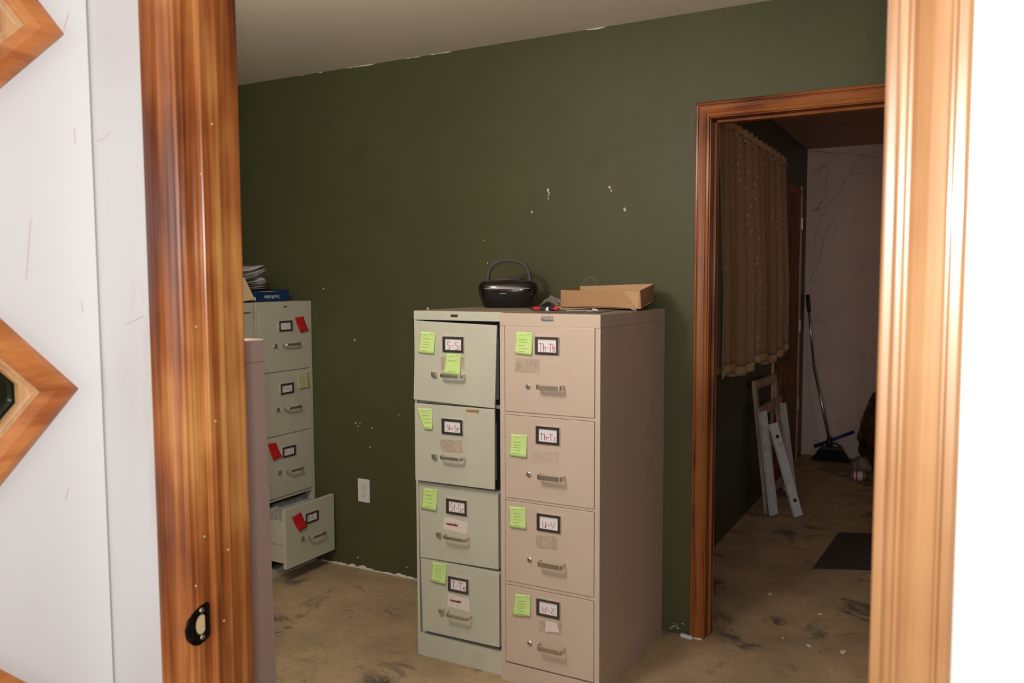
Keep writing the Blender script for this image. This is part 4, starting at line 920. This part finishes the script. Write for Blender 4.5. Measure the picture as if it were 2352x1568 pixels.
# broom leaning in the corner
def broom():
    g0 = atY(1905, 1012, 6.86); top = atY(1855, 677, 7.02); kink = atY(1869, 836, 6.95)
    root = empty('broom', (g0.x, 6.86, 0)); o3 = Vector((g0.x, 6.86, 0)); tag(root, 'angled broom with a silver handle leaning in the far corner', 'broom')
    tp = top-o3; kk = kink-o3; bb = g0-o3
    tp.x = max(tp.x, XF+0.02-o3.x); d = (tp-kk).normalized()
    MB().tube([bb, kk], 0.0115, 12).build('handle', M['silver'], root, smooth=True); MB().tube([kk-(kk-bb).normalized()*0.0, tp], 0.0105, 12).build('handle', M['silver'], root, smooth=True)
    MB().tube([tp-d*0.14, tp-d*0.10, tp], [0.013, 0.016, 0.015], 12).build('grip', M['blackm'], root, smooth=True)
    MB().tube([bb+Vector((0, 0, 0.03)), bb, bb-Vector((0, 0, 0.05))], [0.018, 0.022, 0.03], 12).build('socket', M['blackm'], root, smooth=True)
    # loop frame and flared bristle fan
    zl = bb.z-0.045
    mb = MB()
    for s_, ex in ((1, 0.085), (-1, 0.055)): mb.tube([(bb.x, 0, zl+0.03), (bb.x+s_*ex*0.6, 0, zl+0.028), (bb.x+s_*ex, 0, zl+0.006), (bb.x+s_*ex*1.05, 0, zl-0.02)], 0.008, 8)
    mb.prism([(bb.x-0.065, -0.02, zl-0.022), (bb.x+0.095, -0.02, zl-0.022), (bb.x+0.09, -0.02, zl), (bb.x-0.06, -0.02, zl)], (0, 0.04, 0)); mb.build('head_block', M['blackm'], root)
    rn = random.Random(2); mb = MB(); zt2 = zl-0.015
    for i in range(60):
        for j in range(5):
            u = i/59; x0 = bb.x-0.065+0.16*u; x1 = bb.x-0.13+0.29*u+rn.uniform(-.006, .006); y0 = -0.016+j*0.008
            mb.tube([(x0, y0, zt2), ((x0+x1)/2, y0*1.4, zt2*0.5), (x1, y0*1.9, 0.003+rn.uniform(0, .008))], [0.0035, 0.0035, 0.0022], 4)
    mb.build('bristles', M['bristle'], root, kind='stuff')
broom()
a = atY(1873, 1024, 6.965); c = atY(1962, 991, 6.99)
root = empty('blue_pole', a); tag(root, 'dark blue plastic pole lying across the broom head', 'pole')
MB().tube([(0, 0, 0), c-a], 0.0125, 12).build('pole', M['bluep'], root, smooth=True); MB().tube([(-0.01*(c-a).normalized().x*1, 0, -0.002), (c-a)*0.09], 0.0155, 12).build('end_grip', M['blackm'], root, smooth=True)
# brown bag and jar
p = atZ(2012, 1085)
bagx = p.x+0.02
from mathutils import noise
def sack(name, loc, r, sz, m, label, seed, fold=0.12):
    bm = bmesh.new(); bmesh.ops.create_icosphere(bm, subdivisions=5, radius=1)
    for v in bm.verts:
        q = v.co.normalized(); o_ = Vector((seed, seed*2.3, 0))
        k = 1+0.22*noise.noise(q*1.6+o_)+fold*abs(noise.noise(q*4.2+o_))*1.3-0.05*abs(noise.noise(Vector((q.x*11, q.y*11, q.z*4))+o_))
        v.co = Vector((q.x*sz[0]*r*k, q.y*sz[1]*r*k, max(-sz[2]*r*0.82, q.z*sz[2]*r*k)))
    me = bpy.data.meshes.new(name); bm.to_mesh(me); bm.free(); me.materials.append(m); me.shade_smooth()
    o = bpy.data.objects.new(name, me); COL.objects.link(o); o.location = (loc[0], loc[1], sz[2]*r*0.82+0.002); tag(o, label, 'bag'); return o
sack('trash_bag', (p.x+0.09, 6.72, 0), 0.36, (0.60, 0.60, 1.0), M['bag'], 'dark brown plastic sack slumped at the right by the far wall', 3.0)
q0 = atY(1979, 1040, 6.42); sack('clear_bag', (q0.x, 6.42, 0), 0.09, (0.75, 0.7, 0.95), M['bag_pale'], 'pale translucent bag slumped in front of the brown sack', 8.0, 0.06)
p = atZ(1974, 1102); root = empty('glass_jar', (p.x, p.y-0.02, 0.035), 0.1); tag(root, 'small jar with a red and white label lying on the floor by the sack', 'jar')
MB().tube([(-0.06, 0, 0), (-0.055, 0, 0), (0.035, 0, 0), (0.045, 0, 0)], [0.028, 0.034, 0.034, 0.026], 18).build('jar_body', M['bag_pale'], root, smooth=True)
MB().tube([(-0.035, 0, 0), (0.02, 0, 0)], 0.0346, 18, False).build('jar_label', M['tape_white'], root, smooth=True); MB().tube([(-0.022, 0, 0), (-0.012, 0, 0)], 0.0350, 18, False).build('label_stripe', M['red_ink'], root, smooth=True)
MB().tube([(0.045, 0, 0), (0.058, 0, 0)], 0.028, 18).build('jar_lid', M['leather'], root)

# leaning wooden frames
def beam(name, a, b2, w_, t_, m, parent, org, nrm):
    a = Vector(a)-org; b2 = Vector(b2)-org; d = (b2-a).normalized(); n = Vector(nrm).normalized(); s_ = d.cross(n).normalized(); n = s_.cross(d).normalized()
    P = [a+s_*w_/2-n*t_/2, a-s_*w_/2-n*t_/2, a-s_*w_/2+n*t_/2, a+s_*w_/2+n*t_/2]
    return MB().prism(P, b2-a).build(name, m, parent, 0.002)
def ptm(x, y, X): return atX(x, y, X)
# frame A, bare wood, stood against the wall below the curtain
org = Vector((-1.03, 5.15, 0)); A = empty('wooden_frame', org); tag(A, 'bare wooden frame leaning on the dark wall, rearmost of the three pieces', 'frame')
aTL = ptm(1733, 884, -1.098); aTR = ptm(1779, 868, -1.098); aBL = atZ(1761, 1182, 0.0); aBR = atZ(1805, 1130, 0.0)
nr = Vector((1, 0.0, 0.05)); aBL.z = aBR.z = 0.012; print('frames', aTL, aTR, aBL, aBR)
beam('stile', aBL, aTL, 0.055, 0.022, M['woodgrey'], A, org, nr); beam('stile', aBR, aTR, 0.055, 0.022, M['woodgrey'], A, org, nr)
beam('top_rail', aTL+Vector((0, -0.02, 0)), aTR+Vector((0, 0.02, 0)), 0.055, 0.024, M['woodgrey'], A, org, nr)
beam('bottom_rail', aBL.lerp(aTL, .12), aBR.lerp(aTR, .12), 0.05, 0.020, M['woodgrey'], A, org, nr)
# frame B, white rails with a wooden top
org = Vector((-0.97, 5.07, 0)); Bf = empty('wooden_frame', org); tag(Bf, 'wooden frame with white painted rails leaning in front of the bare one', 'frame')
bBL = atZ(1777, 1186, 0.0); bTL = ptm(1751, 944, -1.045); bBR = atZ(1822, 1138, 0.0); bTR = ptm(1797, 925, -1.045); bBL.z = bBR.z = 0.012
beam('white_rail', bBL, bTL, 0.058, 0.024, M['railwhite'], Bf, org, (0.9, -0.45, 0)); beam('white_rail', bBR, bTR, 0.050, 0.024, M['railwhite'], Bf, org, (0.9, -0.45, 0))
beam('top_rail', bTL+Vector((-0.022, -0.02, -0.01)), bTR+Vector((-0.022, 0.05, 0.01)), 0.06, 0.022, M['woodgrey'], Bf, org, nr)
beam('back_stile', bBR+Vector((-0.022, -0.05, 0)), bTR+Vector((-0.03, -0.06, 0)), 0.045, 0.018, M['woodgrey'], Bf, org, nr)
# board C with two bolt holes
cB = atZ(1833, 1190, 0.0); cB.z = 0.015; cT = ptm(1775, 972, -0.985); org = Vector((cB.x, cB.y, 0)); Cf = empty('white_board', org); tag(Cf, 'loose white painted board with two bolt holes, leaning slantwise in front', 'board')
beam('board', cB, cT, 0.055, 0.022, M['railwhite'], Cf, org, (0.7, -0.7, 0))
dd = (cT-cB); nn = (dd.normalized().cross(Vector((0.7, -0.7, 0)).normalized())).cross(dd.normalized()).normalized()
if nn.dot(Vector((0, -1, 0))) < 0: nn = -nn
for t in (0.17, 0.86):
    q = cB+dd*t-org+nn*0.0105; MB().tube([q, q+nn*0.003], 0.012, 14).build('bolt_hole', M['mat'], Cf)
print('board', cB, cT)

# floor mat, debris, cobwebs
P = [atZ(x, y, 0.0005) for x, y in [(1926, 1223), (2075, 1228), (2085, 1312), (1866, 1306)]]; c = sum(P, Vector())/4
o = MB().prism([q-c for q in P], (0, 0, 0.004)).build('floor_mat', M['mat'], None, 0.0015); o.location = c; tag(o, 'thin dark mat lying on the back room floor', 'mat')
P = [(1562, 1450), (1590, 1459)]
a = atZ(1563, 1455, 0.012); c = atZ(1588, 1463, 0.012)
o = MB().prism([(0, 0, 0), (c-a)+Vector((0, 0, 0)), (c-a)+Vector((0, 0, 0.012)), (0, 0, 0.012)], (0.003, 0.012, 0)).build('plastic_strip', M['card']); o.location = (a.x, a.y, 0.001); tag(o, 'short white plastic strip lying at the foot of the green wall', 'debris')
for x, y, s_, lab_ in ((1937, 1498, 0.020, 'white paper crumb on the floor nearest the right doorframe'), (1768, 1364, 0.014, 'pale grey crumb on the floor in the middle of the doorway'), (1883, 1411, 0.009, 'tiny white crumb on the floor just past the doorway'), (1858, 1483, 0.013, 'thin pale crumb on the floor beside the largest one'), (1798, 1466, 0.007, 'small light crumb on the floor in front of the doorway sill')):
    p = atZ(x, y); rn = random.Random(x); pts = [(s_*rn.uniform(.6, 1.2)*math.cos(k*PI/3), s_*0.55*rn.uniform(.6, 1.2)*math.sin(k*PI/3), 0) for k in range(6)]
    o = MB().prism(pts, (0, 0, 0.004)).build('floor_crumb', M['edge'], None, 0.001); o.location = (p.x, p.y, 0.0005); o.rotation_euler.z = rn.uniform(0, 3); tag(o, lab_, 'debris')
mb = MB(); rn = random.Random(4)
for i in range(120):
    t = rn.random(); x = XR*0+rn.choice([-1, 1])*0
    px_ = rn.choice([rn.uniform(960, 1130), rn.uniform(1440, 1640), rn.uniform(1650, 1960), rn.uniform(650, 950)]); py_ = rn.uniform(1330, 1568) if px_ < 1650 else rn.uniform(1200, 1568)
    p = atZ(px_, py_); s_ = rn.uniform(.001, .0035)
    if p.y > 3.19 and p.y < 3.32 and p.x < D0: continue
    mb.prism([(p.x+s_*math.cos(k*PI/2+t), p.y+s_*0.7*math.sin(k*PI/2+t), 0.0004) for k in range(4)], (0, 0, s_*0.5))
mb.build('floor_grit', M['mat'], bpy.data.objects['floor'], kind='stuff')
mb = MB(); rn = random.Random(8)
def web(pts, r=0.0010):
    mb.tube([atY(x, y, YF-0.006) for x, y in pts], r, 4, False)
for pts in ([(1858, 345), (1900, 350), (1960, 352), (2020, 362)], [(1858, 352), (1880, 347), (1930, 356)], [(1862, 400), (1890, 382), (1925, 360)], [(1865, 392), (1885, 388), (1900, 382)], [(1866, 484), (1890, 478), (1915, 455), (1945, 410), (1990, 350)], [(1866, 487), (1880, 476), (1886, 462)], [(1878, 480), (1888, 496), (1896, 490)], [(1880, 480), (1872, 472)], [(1892, 480), (1908, 470)], [(1870, 560), (1885, 500)], [(1858, 650), (1880, 600), (1900, 520), (1918, 510)], [(1860, 655), (1875, 640)], [(1900, 400), (1896, 450), (1880, 480)], [(1958, 404), (1978, 396), (1990, 402)], [(1856, 832), (1866, 850), (1878, 862)], [(1858, 858), (1872, 856)], [(1915, 545), (1922, 515)]):
    q = []
    for i in range(len(pts)-1):
        for k in range(5): t = k/5; q.append((pts[i][0]*(1-t)+pts[i+1][0]*t+rn.uniform(-1.5, 1.5), pts[i][1]*(1-t)+pts[i+1][1]*t+rn.uniform(-1.5, 1.5)))
    q.append(pts[-1]); web(q)
mb.build('cobweb', M['web'], bpy.data.objects['wall_far'], kind='stuff')
# unseen ceiling lamp base, added to go with the file room fill light
root = empty('added_ceiling_lamp', (-1.3, 1.3, H)); tag(root, 'added round white ceiling lamp, unseen above the frame', 'lamp')
MB().tube([(0, 0, 0), (0, 0, -0.03)], 0.10, 24).build('added_lamp_base', M['outlet'], root)
